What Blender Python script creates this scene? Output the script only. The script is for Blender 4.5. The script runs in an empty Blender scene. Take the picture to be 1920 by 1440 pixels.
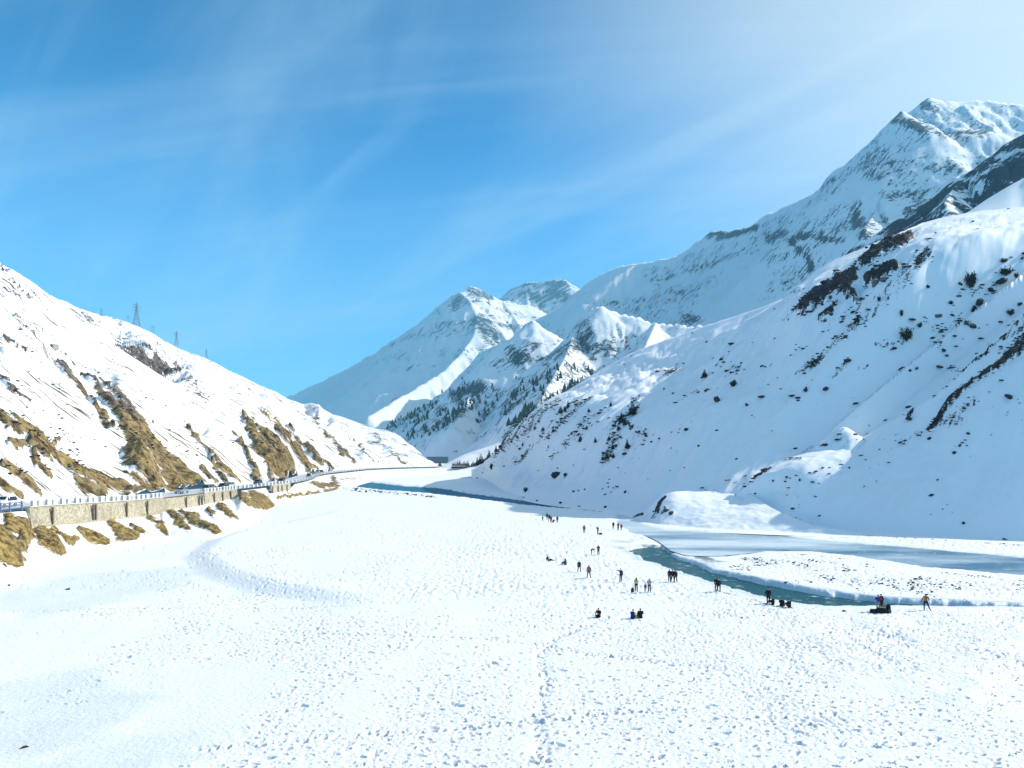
import bpy, math, random
import numpy as np
from mathutils import Vector, Matrix

# ------------------------------------------------------------------ camera, sky, sun, exposure
SC = bpy.context.scene
COL = SC.collection
F, CX, HZ, CZ = 1440.0, 960.0, 848.0, 16.3     # focal length and horizon of the photograph (1920 wide), eye height
SUN_EL, SUN_AZ = math.radians(34.0), math.radians(73.0)   # azimuth from +Y towards +X

cd = bpy.data.cameras.new('camera'); cam = bpy.data.objects.new('camera', cd); COL.objects.link(cam)
cam.location = (0, 0, CZ); cam.rotation_euler = (math.radians(90), 0, 0)
cd.sensor_fit = 'HORIZONTAL'; cd.sensor_width = 36.0; cd.lens = 36.0 * F / 1920.0
cd.shift_y = (HZ - 720.0) / 1920.0; cd.clip_start = 0.5; cd.clip_end = 60000
SC.camera = cam
SC.view_settings.view_transform = 'Standard'; SC.view_settings.look = 'None'
SC.view_settings.exposure = 0.44; SC.view_settings.gamma = 1.0; SC.view_settings.use_curve_mapping = False

sd = bpy.data.lights.new('sun', 'SUN'); sun = bpy.data.objects.new('sun', sd); COL.objects.link(sun)
sd.energy = 5.0; sd.angle = math.radians(0.5); sd.color = (1.0, 0.93, 0.83)
SUNV = Vector((math.sin(SUN_AZ) * math.cos(SUN_EL), math.cos(SUN_AZ) * math.cos(SUN_EL), math.sin(SUN_EL)))
sun.rotation_euler = SUNV.to_track_quat('Z', 'Y').to_euler()

def make_world():
    w = bpy.data.worlds.new('World'); SC.world = w; w.use_nodes = True
    nt = w.node_tree; N = nt.nodes; L = nt.links
    for n in list(N): N.remove(n)
    out = N.new('ShaderNodeOutputWorld'); bg = N.new('ShaderNodeBackground'); bg.inputs[1].default_value = 0.105
    sky = N.new('ShaderNodeTexSky'); sky.sky_type = 'NISHITA'; sky.sun_disc = False
    sky.sun_elevation = SUN_EL; sky.sun_rotation = SUN_AZ
    sky.altitude = 3000; sky.air_density = 1.25; sky.dust_density = 0.15; sky.ozone_density = 2.2
    hs = N.new('ShaderNodeHueSaturation'); hs.inputs['Saturation'].default_value = 1.42; hs.inputs['Value'].default_value = 1.0
    gr = N.new('ShaderNodeVectorMath'); gr.operation = 'MULTIPLY'; gr.inputs[1].default_value = (0.58, 1.08, 1.36)   # the colour of the clear high-altitude sky
    L.new(sky.outputs[0], gr.inputs[0]); L.new(gr.outputs[0], hs.inputs['Color'])
    # thin cirrus: streaked noise on the sky dome, brightest towards the sun
    tc = N.new('ShaderNodeTexCoord')
    sep = N.new('ShaderNodeSeparateXYZ'); L.new(tc.outputs['Generated'], sep.inputs[0])
    zc = N.new('ShaderNodeMath'); zc.operation = 'ADD'; zc.inputs[1].default_value = 0.16; L.new(sep.outputs['Z'], zc.inputs[0])
    zm = N.new('ShaderNodeMath'); zm.operation = 'MAXIMUM'; zm.inputs[1].default_value = 0.05; L.new(zc.outputs[0], zm.inputs[0])
    dx = N.new('ShaderNodeMath'); dx.operation = 'DIVIDE'; L.new(sep.outputs['X'], dx.inputs[0]); L.new(zm.outputs[0], dx.inputs[1])
    dy = N.new('ShaderNodeMath'); dy.operation = 'DIVIDE'; L.new(sep.outputs['Y'], dy.inputs[0]); L.new(zm.outputs[0], dy.inputs[1])
    cb = N.new('ShaderNodeCombineXYZ'); L.new(dx.outputs[0], cb.inputs[0]); L.new(dy.outputs[0], cb.inputs[1])
    def streak(angle, sx, sy, detail, lo, hi, off):
        vr = N.new('ShaderNodeVectorRotate'); vr.rotation_type = 'Z_AXIS'; vr.inputs['Angle'].default_value = math.radians(angle); L.new(cb.outputs[0], vr.inputs['Vector'])
        mp = N.new('ShaderNodeMapping'); mp.inputs['Scale'].default_value = (sx, sy, 1); mp.inputs['Location'].default_value = (off, off * .37, 0)
        L.new(vr.outputs[0], mp.inputs[0])
        nz = N.new('ShaderNodeTexNoise'); nz.inputs['Scale'].default_value = 1.0; nz.inputs['Detail'].default_value = detail
        nz.inputs['Roughness'].default_value = 0.55; nz.inputs['Distortion'].default_value = 0.6
        L.new(mp.outputs[0], nz.inputs['Vector'])
        r = N.new('ShaderNodeMapRange'); r.interpolation_type = 'SMOOTHSTEP'
        r.inputs['From Min'].default_value = lo; r.inputs['From Max'].default_value = hi
        L.new(nz.outputs['Fac'], r.inputs['Value']); return r.outputs[0]
    s1 = streak(-30, 1.3, 0.26, 7, 0.45, 0.74, 3.1)
    s2 = streak(-40, 3.4, 0.7, 8, 0.46, 0.78, 9.7)
    s3 = streak(-78, 2.2, 0.2, 6, 0.48, 0.74, 27.0)
    def m(op, a, b):
        n = N.new('ShaderNodeMath'); n.operation = op
        for i, v in enumerate((a, b)):
            if isinstance(v, (int, float)): n.inputs[i].default_value = v
            else: L.new(v, n.inputs[i])
        return n.outputs[0]
    cov = m('ADD', m('MULTIPLY', s1, 0.55), m('ADD', m('MULTIPLY', s2, 0.35), m('MULTIPLY', s3, 0.35)))
    # forward scattering by the thin ice cloud round the sun
    dot = N.new('ShaderNodeVectorMath'); dot.operation = 'DOT_PRODUCT'; dot.inputs[1].default_value = SUNV
    L.new(tc.outputs['Generated'], dot.inputs[0])
    glow = N.new('ShaderNodeMapRange'); glow.interpolation_type = 'SMOOTHSTEP'
    glow.inputs['From Min'].default_value = 0.38; glow.inputs['From Max'].default_value = 0.98
    L.new(dot.outputs['Value'], glow.inputs['Value'])
    veil = m('MULTIPLY', cov, 0.60)
    vc = N.new('ShaderNodeClamp'); vc.inputs['Max'].default_value = 0.85; L.new(veil, vc.inputs[0])
    mix = N.new('ShaderNodeMix'); mix.data_type = 'RGBA'; L.new(vc.outputs[0], mix.inputs['Factor'])
    # deeper towards the zenith, paler towards the horizon
    el = N.new('ShaderNodeMapRange'); el.interpolation_type = 'SMOOTHSTEP'; el.inputs['From Min'].default_value = 0.0; el.inputs['From Max'].default_value = 0.62; el.inputs['To Min'].default_value = 1.42; el.inputs['To Max'].default_value = 0.72
    L.new(sep.outputs['Z'], el.inputs['Value']); eg = N.new('ShaderNodeVectorMath'); eg.operation = 'SCALE'; L.new(hs.outputs[0], eg.inputs[0]); L.new(el.outputs[0], eg.inputs['Scale'])
    hz = N.new('ShaderNodeMapRange'); hz.interpolation_type = 'SMOOTHSTEP'; hz.inputs['From Min'].default_value = 0.0; hz.inputs['From Max'].default_value = 0.42; hz.inputs['To Min'].default_value = 0.50; hz.inputs['To Max'].default_value = 0.0
    L.new(sep.outputs['Z'], hz.inputs['Value']); hm = N.new('ShaderNodeMix'); hm.data_type = 'RGBA'; L.new(hz.outputs[0], hm.inputs['Factor']); L.new(eg.outputs[0], hm.inputs['A']); hm.inputs['B'].default_value = (3.6, 6.9, 9.2, 1)
    L.new(hm.outputs['Result'], mix.inputs['A']); mix.inputs['B'].default_value = (5.0, 7.0, 8.3, 1)
    gm = N.new('ShaderNodeMix'); gm.data_type = 'RGBA'; gf = N.new('ShaderNodeClamp'); L.new(m('MULTIPLY', glow.outputs[0], 0.8), gf.inputs[0]); L.new(gf.outputs[0], gm.inputs['Factor'])
    L.new(mix.outputs['Result'], gm.inputs['A']); gm.inputs['B'].default_value = (8.6, 9.4, 8.6, 1)
    L.new(gm.outputs['Result'], bg.inputs[0]); L.new(bg.outputs[0], out.inputs[0])
make_world()

SC.cycles.max_bounces = 6; SC.cycles.diffuse_bounces = 3; SC.cycles.glossy_bounces = 3
SC.cycles.volume_bounces = 0; SC.cycles.transparent_max_bounces = 8
SC.cycles.use_denoising = True

# ------------------------------------------------------------------ numeric helpers
def W(px, py, Y):
    """a pixel of the photograph at distance Y -> a point of the place (metres)"""
    return ((px - CX) / F * Y, Y, CZ + (HZ - py) / F * Y)
def floorY(py, z=0.0): return (CZ - z) * F / (np.asarray(py, float) - HZ)

_RT = np.random.RandomState(7).rand(65536).astype(np.float32); _CT = np.cos(_RT * 6.2831853); _ST = np.sin(_RT * 6.2831853)
def _hash(ix, iy, seed):
    h = ix.astype(np.int32) * np.int32(73856093 & 0x7fffffff) + iy.astype(np.int32) * np.int32(19349663) + np.int32((seed * 83492791) & 0x3fffffff)
    return (h ^ (h >> 15)) & 65535
def rnd(ix, iy, seed): return _RT[_hash(ix, iy, seed)]
def pn(x, y, seed=0):
    x = np.asarray(x, np.float32); y = np.asarray(y, np.float32)
    ix = np.floor(x); iy = np.floor(y); fx = x - ix; fy = y - iy
    ix = ix.astype(np.int32); iy = iy.astype(np.int32)
    u = fx * fx * fx * (fx * (fx * 6 - 15) + 10); v = fy * fy * fy * (fy * (fy * 6 - 15) + 10)
    def g(dx, dy):
        h = _hash(ix + dx, iy + dy, seed); return _CT[h] * (fx - dx) + _ST[h] * (fy - dy)
    a = g(0, 0); b = g(1, 0); c = g(0, 1); d = g(1, 1)
    return 1.4 * ((a + (b - a) * u) * (1 - v) + (c + (d - c) * u) * v)
def fbm(x, y, o=5, seed=0, gain=0.5, lac=2.03):
    s = 0; a = 1.0; f = 1.0
    for i in range(o):
        s = s + a * pn(x * f + 17.3 * i, y * f - 9.1 * i, seed + i); a *= gain; f *= lac
    return s
def ridged(x, y, o=5, seed=0, gain=0.5, lac=2.03):
    s = 0; a = 1.0; f = 1.0
    for i in range(o):
        s = s + a * (1 - 2 * np.abs(pn(x * f + 5.7 * i, y * f + 3.3 * i, seed + i))); a *= gain; f *= lac
    return s
def sstep(a, b, x):
    t = np.clip((x - a) / (b - a), 0, 1); return t * t * (3 - 2 * t)

def pchip(x, y, xq):
    """monotone cubic through (x, y), y may be 2-d (n, m)"""
    x = np.asarray(x, float); y = np.asarray(y, float)
    h = np.diff(x); hh = h.reshape((-1,) + (1,) * (y.ndim - 1)); d = np.diff(y, axis=0) / hh
    m = np.zeros_like(y)
    if len(x) > 2:
        p = d[:-1] * d[1:]; m[1:-1] = np.where(p > 0, 2 * p / np.where(d[:-1] + d[1:] == 0, 1, d[:-1] + d[1:]), 0)
    m[0] = d[0]; m[-1] = d[-1]
    i = np.clip(np.searchsorted(x, xq) - 1, 0, len(h) - 1); sh = (-1,) + (1,) * (y.ndim - 1)
    t = ((xq - x[i]) / h[i]).reshape(sh); H = h[i].reshape(sh)
    return ((2 * t**3 - 3 * t**2 + 1) * y[i] + (t**3 - 2 * t**2 + t) * H * m[i] + (-2 * t**3 + 3 * t**2) * y[i + 1] + (t**3 - t**2) * H * m[i + 1])

def poly_sd(px, py, poly):
    """signed distance to a polygon, positive inside"""
    P = np.asarray(poly, float); n = len(P); d = np.full(px.shape, 1e18); ins = np.zeros(px.shape, bool)
    for i in range(n):
        ax, ay = P[i]; bx, by = P[(i + 1) % n]; ex, ey = bx - ax, by - ay
        t = np.clip(((px - ax) * ex + (py - ay) * ey) / (ex * ex + ey * ey + 1e-12), 0, 1)
        d = np.minimum(d, (px - ax - t * ex)**2 + (py - ay - t * ey)**2)
        c = ((ay > py) != (by > py)) & (px < ex * (py - ay) / (ey if abs(ey) > 1e-12 else 1e-12) + ax); ins ^= c
    d = np.sqrt(d); return np.where(ins, d, -d)
def seg_dist(px, py, line):
    """distance to a polyline of (x, y, w) rows, in units of w"""
    d = np.full(px.shape, 1e9)
    for (ax, ay, wa), (bx, by, wb) in zip(line[:-1], line[1:]):
        ex, ey = bx - ax, by - ay
        t = np.clip(((px - ax) * ex + (py - ay) * ey) / (ex * ex + ey * ey + 1e-12), 0, 1)
        d = np.minimum(d, np.hypot(px - ax - t * ex, py - ay - t * ey) / (wa + (wb - wa) * t))
    return d

def grid_faces(nr, nc):
    i = np.arange((nr - 1) * (nc - 1)); r = i // (nc - 1); c = i % (nc - 1); a = r * nc + c
    return np.stack([a, a + 1, a + nc + 1, a + nc], 1)
def np_mesh(name, co, faces, smooth=True):
    me = bpy.data.meshes.new(name); n = faces.shape[1]
    me.vertices.add(len(co)); me.vertices.foreach_set('co', np.ascontiguousarray(co, np.float32).ravel())
    me.loops.add(faces.size); me.loops.foreach_set('vertex_index', faces.astype(np.int32).ravel())
    me.polygons.add(len(faces)); me.polygons.foreach_set('loop_start', np.arange(0, faces.size, n, dtype=np.int32))
    me.polygons.foreach_set('use_smooth', np.full(len(faces), smooth))
    me.update(calc_edges=True); return me
def attr(me, name, vals):
    a = me.attributes.new(name, 'FLOAT', 'POINT'); a.data.foreach_set('value', np.asarray(vals, np.float32).ravel())
def obj(name, me, mat=None, parent=None, **props):
    o = bpy.data.objects.new(name, me); COL.objects.link(o)
    if mat is not None and me is not None: me.materials.append(mat) if len(me.materials) == 0 else None
    if parent is not None: o.parent = parent
    for k, v in props.items(): o[k] = v
    return o
def tag(o, label, cat, group=None):
    o['label'] = label; o['category'] = cat
    if group: o['group'] = group
    return o
def empty(name, loc, rz=0.0, label=None, cat=None, group=None):
    o = bpy.data.objects.new(name, None); COL.objects.link(o); o.location = loc; o.rotation_euler = (0, 0, rz); o.empty_display_size = .2
    if label: tag(o, label, cat, group)
    return o

# ------------------------------------------------------------------ materials
MATS = {}
def new_mat(name):
    m = bpy.data.materials.new(name); m.use_nodes = True; return m, m.node_tree.nodes, m.node_tree.links, m.node_tree.nodes['Principled BSDF']
def plain(name, col, rough=0.7, spec=0.3, metal=0.0, var=0.15, scale=6.0):
    if name in MATS: return MATS[name]
    m, N, L, B = new_mat(name)
    nz = N.new('ShaderNodeTexNoise'); nz.inputs['Scale'].default_value = scale; nz.inputs['Detail'].default_value = 4
    tc = N.new('ShaderNodeTexCoord'); L.new(tc.outputs['Object'], nz.inputs['Vector'])
    r = N.new('ShaderNodeMapRange'); r.inputs['To Min'].default_value = 1 - var; r.inputs['To Max'].default_value = 1 + var
    L.new(nz.outputs['Fac'], r.inputs['Value'])
    mx = N.new('ShaderNodeVectorMath'); mx.operation = 'SCALE'; mx.inputs[0].default_value = col[:3]; L.new(r.outputs[0], mx.inputs['Scale'])
    L.new(mx.outputs[0], B.inputs['Base Color'])
    B.inputs['Roughness'].default_value = rough; B.inputs['Specular IOR Level'].default_value = spec; B.inputs['Metallic'].default_value = metal
    MATS[name] = m; return m

def terrain_mat(name, dark, mid, warm, angle, along, across, amp=0.62, edge=0.05, base=0.0, bump=0.6, bscale=0.25, snow=(0.83, 0.85, 0.88), spk=0.0, thin=0.0):
    """snow over rock: the point attribute 'rock' says where rock breaks through, stretched noise frays its edge"""
    m, N, L, B = new_mat(name)
    geo = N.new('ShaderNodeNewGeometry')
    mp = N.new('ShaderNodeMapping'); mp.vector_type = 'POINT'
    rot = N.new('ShaderNodeVectorRotate'); rot.rotation_type = 'Z_AXIS'; rot.inputs['Angle'].default_value = -angle
    L.new(geo.outputs['Position'], rot.inputs['Vector'])
    mp.inputs['Scale'].default_value = (1 / along, 1 / across, 0.5 / along); L.new(rot.outputs[0], mp.inputs['Vector'])
    n1 = N.new('ShaderNodeTexNoise'); n1.inputs['Scale'].default_value = 1.0; n1.inputs['Detail'].default_value = 7; n1.inputs['Roughness'].default_value = 0.62
    L.new(mp.outputs[0], n1.inputs['Vector'])
    a = N.new('ShaderNodeAttribute'); a.attribute_name = 'rock'
    t = N.new('ShaderNodeAttribute'); t.attribute_name = 'tint'
    def mth(op, x, y, z=None):
        n = N.new('ShaderNodeMath'); n.operation = op
        for i, v in enumerate((x, y, z)):
            if v is None: continue
            if isinstance(v, (int, float)): n.inputs[i].default_value = v
            else: L.new(v, n.inputs[i])
        return n.outputs[0]
    f = mth('MULTIPLY_ADD', mth('SUBTRACT', n1.outputs['Fac'], 0.5), amp * 2, mth('ADD', a.outputs['Fac'], base))
    if spk:
        n2 = N.new('ShaderNodeTexNoise'); n2.inputs['Scale'].default_value = 1.0; n2.inputs['Detail'].default_value = 6; n2.inputs['Roughness'].default_value = 0.7
        m2 = N.new('ShaderNodeMapping'); q = 2.2 / across; m2.inputs['Scale'].default_value = (q * .45, q, q); L.new(rot.outputs[0], m2.inputs['Vector']); L.new(m2.outputs[0], n2.inputs['Vector'])
        f = mth('MULTIPLY_ADD', mth('SUBTRACT', n2.outputs['Fac'], 0.5), spk, f)
    mr = N.new('ShaderNodeMapRange'); mr.inputs['From Min'].default_value = 0.5 - edge; mr.inputs['From Max'].default_value = 0.5 + edge
    L.new(f, mr.inputs['Value']); mask = mr.outputs[0]
    if thin:
        m4 = N.new('ShaderNodeMapping'); m4.inputs['Scale'].default_value = (1.6 / along, 1.9 / across, 0.6 / along); m4.inputs['Location'].default_value = (31.0, 7.0, 0); L.new(rot.outputs[0], m4.inputs['Vector'])
        n4 = N.new('ShaderNodeTexNoise'); n4.inputs['Scale'].default_value = 1.0; n4.inputs['Detail'].default_value = 6; n4.inputs['Roughness'].default_value = 0.6; L.new(m4.outputs[0], n4.inputs['Vector'])
        n5 = N.new('ShaderNodeTexNoise'); n5.inputs['Scale'].default_value = 0.022; n5.inputs['Detail'].default_value = 3; L.new(geo.outputs['Position'], n5.inputs['Vector'])
        tm = N.new('ShaderNodeMapRange'); tm.inputs['From Min'].default_value = 0.70 - thin; tm.inputs['From Max'].default_value = 0.73 - thin
        L.new(mth('MULTIPLY_ADD', mth('SUBTRACT', n5.outputs['Fac'], 0.5), 0.35, n4.outputs['Fac']), tm.inputs['Value']); mask = mth('MAXIMUM', mask, tm.outputs[0])
    n3 = N.new('ShaderNodeTexNoise'); n3.inputs['Scale'].default_value = bscale * 3; n3.inputs['Detail'].default_value = 8; n3.inputs['Roughness'].default_value = 0.7
    L.new(geo.outputs['Position'], n3.inputs['Vector'])
    cr = N.new('ShaderNodeValToRGB'); e = cr.color_ramp.elements
    e[0].position = 0.42; e[0].color = (*dark, 1); e[1].position = 0.60; e[1].color = (*mid, 1)
    nc = N.new('ShaderNodeTexNoise'); nc.inputs['Scale'].default_value = bscale * 0.55; nc.inputs['Detail'].default_value = 10; nc.inputs['Roughness'].default_value = 0.78
    mc = N.new('ShaderNodeMapping'); mc.inputs['Scale'].default_value = (0.5, 1.3, 1.0); L.new(rot.outputs[0], mc.inputs['Vector']); L.new(mc.outputs[0], nc.inputs['Vector']); L.new(nc.outputs['Fac'], cr.inputs[0])
    wm = N.new('ShaderNodeMix'); wm.data_type = 'RGBA'; L.new(cr.outputs[0], wm.inputs['A'])
    cw = N.new('ShaderNodeValToRGB'); e = cw.color_ramp.elements
    e[0].position = 0.42; e[0].color = (warm[0] * .13, warm[1] * .11, warm[2] * .12, 1); e[1].position = 0.58; e[1].color = (*warm, 1); L.new(nc.outputs['Fac'], cw.inputs[0])
    L.new(cw.outputs[0], wm.inputs['B']); L.new(t.outputs['Fac'], wm.inputs['Factor'])
    mx = N.new('ShaderNodeMix'); mx.data_type = 'RGBA'; L.new(mask, mx.inputs['Factor']); mx.inputs['A'].default_value = (*snow, 1)
    L.new(wm.outputs['Result'], mx.inputs['B']); L.new(mx.outputs['Result'], B.inputs['Base Color'])
    B.inputs['Roughness'].default_value = 0.75; B.inputs['Specular IOR Level'].default_value = 0.15
    hb = mth('MULTIPLY', n3.outputs['Fac'], mth('MULTIPLY_ADD', mask, 0.85, 0.15))
    bp = N.new('ShaderNodeBump'); bp.inputs['Strength'].default_value = bump; bp.inputs['Distance'].default_value = 0.6 / bscale * 0.25
    L.new(hb, bp.inputs['Height']); L.new(bp.outputs[0], B.inputs['Normal'])
    return m

# ------------------------------------------------------------------ terrain lofts (rows of surveyed points, near to far)
def row_at(pxs, pts):
    p = np.asarray(pts, float); return pchip(p[:, 0], p[:, 1], pxs), np.exp(pchip(p[:, 0], np.log(p[:, 2]), pxs))
def loft(pxs, front, back, n_front, n_back=14):
    """front: rows from foot to crest, back: rows behind the crest. Returns X, Y, Z (rows, cols) and t (0 foot .. 1 crest, >1 behind)"""
    def yz(rows):
        Ys, Zs = [], []
        for r in rows:
            if isinstance(r, tuple): py, Y = r
            else: py, Y = row_at(pxs, r)
            Ys.append(Y); Zs.append(CZ + (HZ - py) / F * Y)
        return np.array(Ys), np.array(Zs)
    Yf, Zf = yz(front); k = len(front)
    td = np.linspace(0, k - 1, 400); Yd = pchip(np.arange(k), Yf, td); Zd = pchip(np.arange(k), Zf, td)
    PYd = HZ - (Zd - CZ) / Yd * F
    # spread the rows evenly over the height they take in view (with a floor so that flats keep rows)
    step = np.abs(np.diff(PYd, axis=0)) + 0.15 * np.abs(np.diff(np.log(Yd), axis=0)) * 200 + 1e-4
    cum = np.vstack([np.zeros((1, len(pxs))), np.cumsum(step, 0)]).mean(1); cum /= cum[-1]
    s = np.interp(np.linspace(0, 1, n_front), cum, td)
    Y = pchip(np.arange(k), Yf, s); Z = pchip(np.arange(k), Zf, s); t = s / (k - 1)
    if back:
        Yb, Zb = yz(back); Yb = np.vstack([Y[-1:], Yb]); Zb = np.vstack([Z[-1:], Zb]); kb = len(Yb)
        sb = np.linspace(0, kb - 1, n_back + 1)[1:]
        Y = np.vstack([Y, pchip(np.arange(kb), Yb, sb)]); Z = np.vstack([Z, pchip(np.arange(kb), Zb, sb)]); t = np.concatenate([t, 1 + sb / (kb - 1)])
    X = (pxs - CX) / F * Y
    return X, Y, Z, np.repeat(t[:, None], len(pxs), 1)
def project(X, Y, Z): return CX + X / Y * F, HZ - (Z - CZ) / Y * F
def paint(PX, PY, strokes):
    """strokes: (strength, [(px, py, w), ...]) -> rock 0..1"""
    r = np.zeros(PX.shape)
    for s, line in strokes:
        p = np.asarray(line, float); m = p[:, 2].max() * 2.2
        sel = (PX > p[:, 0].min() - m) & (PX < p[:, 0].max() + m) & (PY > p[:, 1].min() - m) & (PY < p[:, 1].max() + m)
        if not sel.any(): continue
        d = seg_dist(PX[sel], PY[sel], line); r[sel] = np.maximum(r[sel], s * np.clip(1.5 - d, 0, 1))
    return r
TERR = {}
def terrain_obj(name, X, Y, Z, mat, rock, tint=None, **props):
    nr, nc = X.shape
    me = np_mesh(name, np.stack([X, Y, Z], -1).reshape(-1, 3), grid_faces(nr, nc)[:, ::1])
    attr(me, 'rock', rock); attr(me, 'tint', np.zeros(X.shape) if tint is None else tint)
    o = obj(name, me, mat, kind='structure'); 
    TERR[name] = (X, Y, Z); return o
def surf(name, px, py, ymin=None):
    """the point of a terrain seen at a pixel (nearest front vertex, corrected along the ray)"""
    X, Y, Z = TERR[name]; PX, PY = project(X, Y, Z)
    d = (PX - px)**2 + (PY - py)**2
    if name in FRONT: d = d + 1e3 * (np.arange(d.shape[0])[:, None] >= FRONT[name])
    i = np.unravel_index(np.argmin(d), d.shape); return Vector(W(px, py, Y[i]))
FRONT = {}

# the road along the left hill: centre line data (y, x of the valley-side edge, z)
RD = np.array([(40, -77, 8.2), (90, -78.5, 7.8), (125, -79, 7.4), (162, -78.6, 6.35), (190, -79, 6.0), (219, -79, 5.8), (271, -79.5, 5.3), (300, -82, 5.15), (340, -88, 5.0),
               (394, -98, 4.8), (450, -103, 4.5), (553, -104, 4.1), (600, -94, 4.0), (640, -70, 4.0), (665, -52, 4.0), (700, -20, 4.0)], float)
ts = np.linspace(0, len(RD) - 1, 700); RP = pchip(np.arange(len(RD)), RD, ts)
tan = np.gradient(RP[:, :2], axis=0); tan /= np.linalg.norm(tan, axis=1)[:, None]      # (dy, dx)
def road_edge(off):
    """the road edge moved off metres to the hill side, as X, Y, Z"""
    return RP[:, 1] - tan[:, 0] * off, RP[:, 0] + tan[:, 1] * off, RP[:, 2]
def edge_on_cols(pxs, off, dz=0.0):
    x, y, z = road_edge(off); pp = CX + x / y * F; o = np.argsort(pp)
    Y = np.interp(pxs, pp[o], y[o]); Z = np.interp(pxs, pp[o], z[o]) + dz
    return HZ - (Z - CZ) / Y * F, Y

# ------------------------------------------------------------------ valley floor, carved by the river
def gpoly(pts, z=0.0): return [((px - CX) / F * floorY(py, z), float(floorY(py, z))) for px, py in pts]
NEAR_RIVER = gpoly([(1176, 1033), (1190, 1030), (1215, 1027), (1240, 1027), (1252, 1036), (1268, 1047), (1300, 1058), (1340, 1074), (1400, 1089), (1440, 1098), (1500, 1109), (1560, 1119), (1640, 1128),
                    (1735, 1135), (1820, 1139), (2000, 1146), (2300, 1150), (2300, 1160), (2000, 1152), (1830, 1147), (1740, 1146), (1640, 1145), (1560, 1143), (1500, 1138), (1440, 1128), (1400, 1117), (1340, 1099), (1300, 1084), (1240, 1064), (1205, 1052)], -0.6)
ICE_CHAN = gpoly([(1160, 966), (1178, 968), (1200, 984), (1240, 994), (1330, 999), (1440, 1003), (1560, 1016), (1700, 1027), (1800, 1036), (1920, 1047), (2200, 1066), (2900, 1110), (2900, 1165), (2200, 1098), (1920, 1077), (1830, 1070), (1740, 1063), (1660, 1051), (1600, 1041), (1540, 1035),
                  (1470, 1031), (1400, 1036), (1340, 1042), (1294, 1041), (1268, 1033), (1246, 1017), (1228, 1008), (1190, 999), (1168, 986)], -0.2)
FAR_RIVER = gpoly([(640, 902), (680, 901), (700, 905), (760, 912), (830, 916), (880, 926), (960, 936), (1040, 946), (1110, 955), (1140, 960), (1150, 964), (1130, 963), (1095, 959), (1040, 954), (960, 945.5), (880, 935), (800, 926), (740, 922), (690, 917), (650, 912)], -0.6)
STEP = [((px - CX) / F * floorY(py), float(floorY(py)), 1.0) for px, py in [(560, 972), (470, 990), (415, 1008), (385, 1035), (430, 1066), (520, 1092), (600, 1106), (650, 1112)]]
STEP_IN = gpoly([(640, 960), (470, 990), (415, 1008), (385, 1035), (430, 1066), (520, 1092), (600, 1106), (700, 1118), (1000, 1118), (1000, 960)])
WATER_Z = -0.62

def dimples(x, y, cell, rad, asp, seed, dens, turn=6.283):
    """boot prints: one oval hollow with a pushed-up rim per cell of a jittered grid"""
    gx = np.floor(x / cell).astype(np.int32); gy = np.floor(y / cell).astype(np.int32); out = np.zeros(x.shape, np.float32); x = x.astype(np.float32); y = y.astype(np.float32)
    for i in (-1, 0, 1):
        for j in (-1, 0, 1):
            cx = gx + i; cy = gy + j
            qx = (cx + 0.15 + 0.7 * rnd(cx, cy, seed)) * cell; qy = (cy + 0.15 + 0.7 * rnd(cx, cy, seed + 1)) * cell
            a = (rnd(cx, cy, seed + 2) - 0.5) * turn; s = rad * (0.6 + 0.75 * rnd(cx, cy, seed + 3))
            dx = x - qx; dy = y - qy; u = (dx * np.cos(a) + dy * np.sin(a)) / s; v = (-dx * np.sin(a) + dy * np.cos(a)) / (s * asp)
            r = np.sqrt(u * u + v * v); on = (rnd(cx, cy, seed + 4) < dens) * (0.5 + 0.7 * rnd(cx, cy, seed + 5))
            out += on * (-np.clip((1.0 - r) * 2.4, 0, 1) + 0.28 * np.exp(-((r - 1.25) / 0.22)**2))
    return out
def floor_base(x, y):
    """the floor without river and prints"""
    z = 0.22 * fbm(x / 34, y / 34, 3, 5) + 0.05 * fbm(x / 6, y / 9, 3, 15)
    ins = poly_sd(x, y, STEP_IN); z = z - 0.95 * (1 - sstep(-4.0, 1.2, ins)) * sstep(70, 92, y) * (1 - sstep(170, 230, y)) * sstep(-14, -24, x)
    z = z + 0.22 * sstep(14, 34, x) * sstep(82.3, 79.5, y) * sstep(40, 62, y)
    z = z + 0.25 * sstep(10, 40, x) * fbm(x / 7, y / 7, 3, 44) * sstep(80, 76, y) * sstep(40, 50, y)
    return z
def near_water(x, y): return np.maximum(np.maximum(poly_sd(x, y, NEAR_RIVER), poly_sd(x, y, ICE_CHAN)), poly_sd(x, y, FAR_RIVER))
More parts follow.
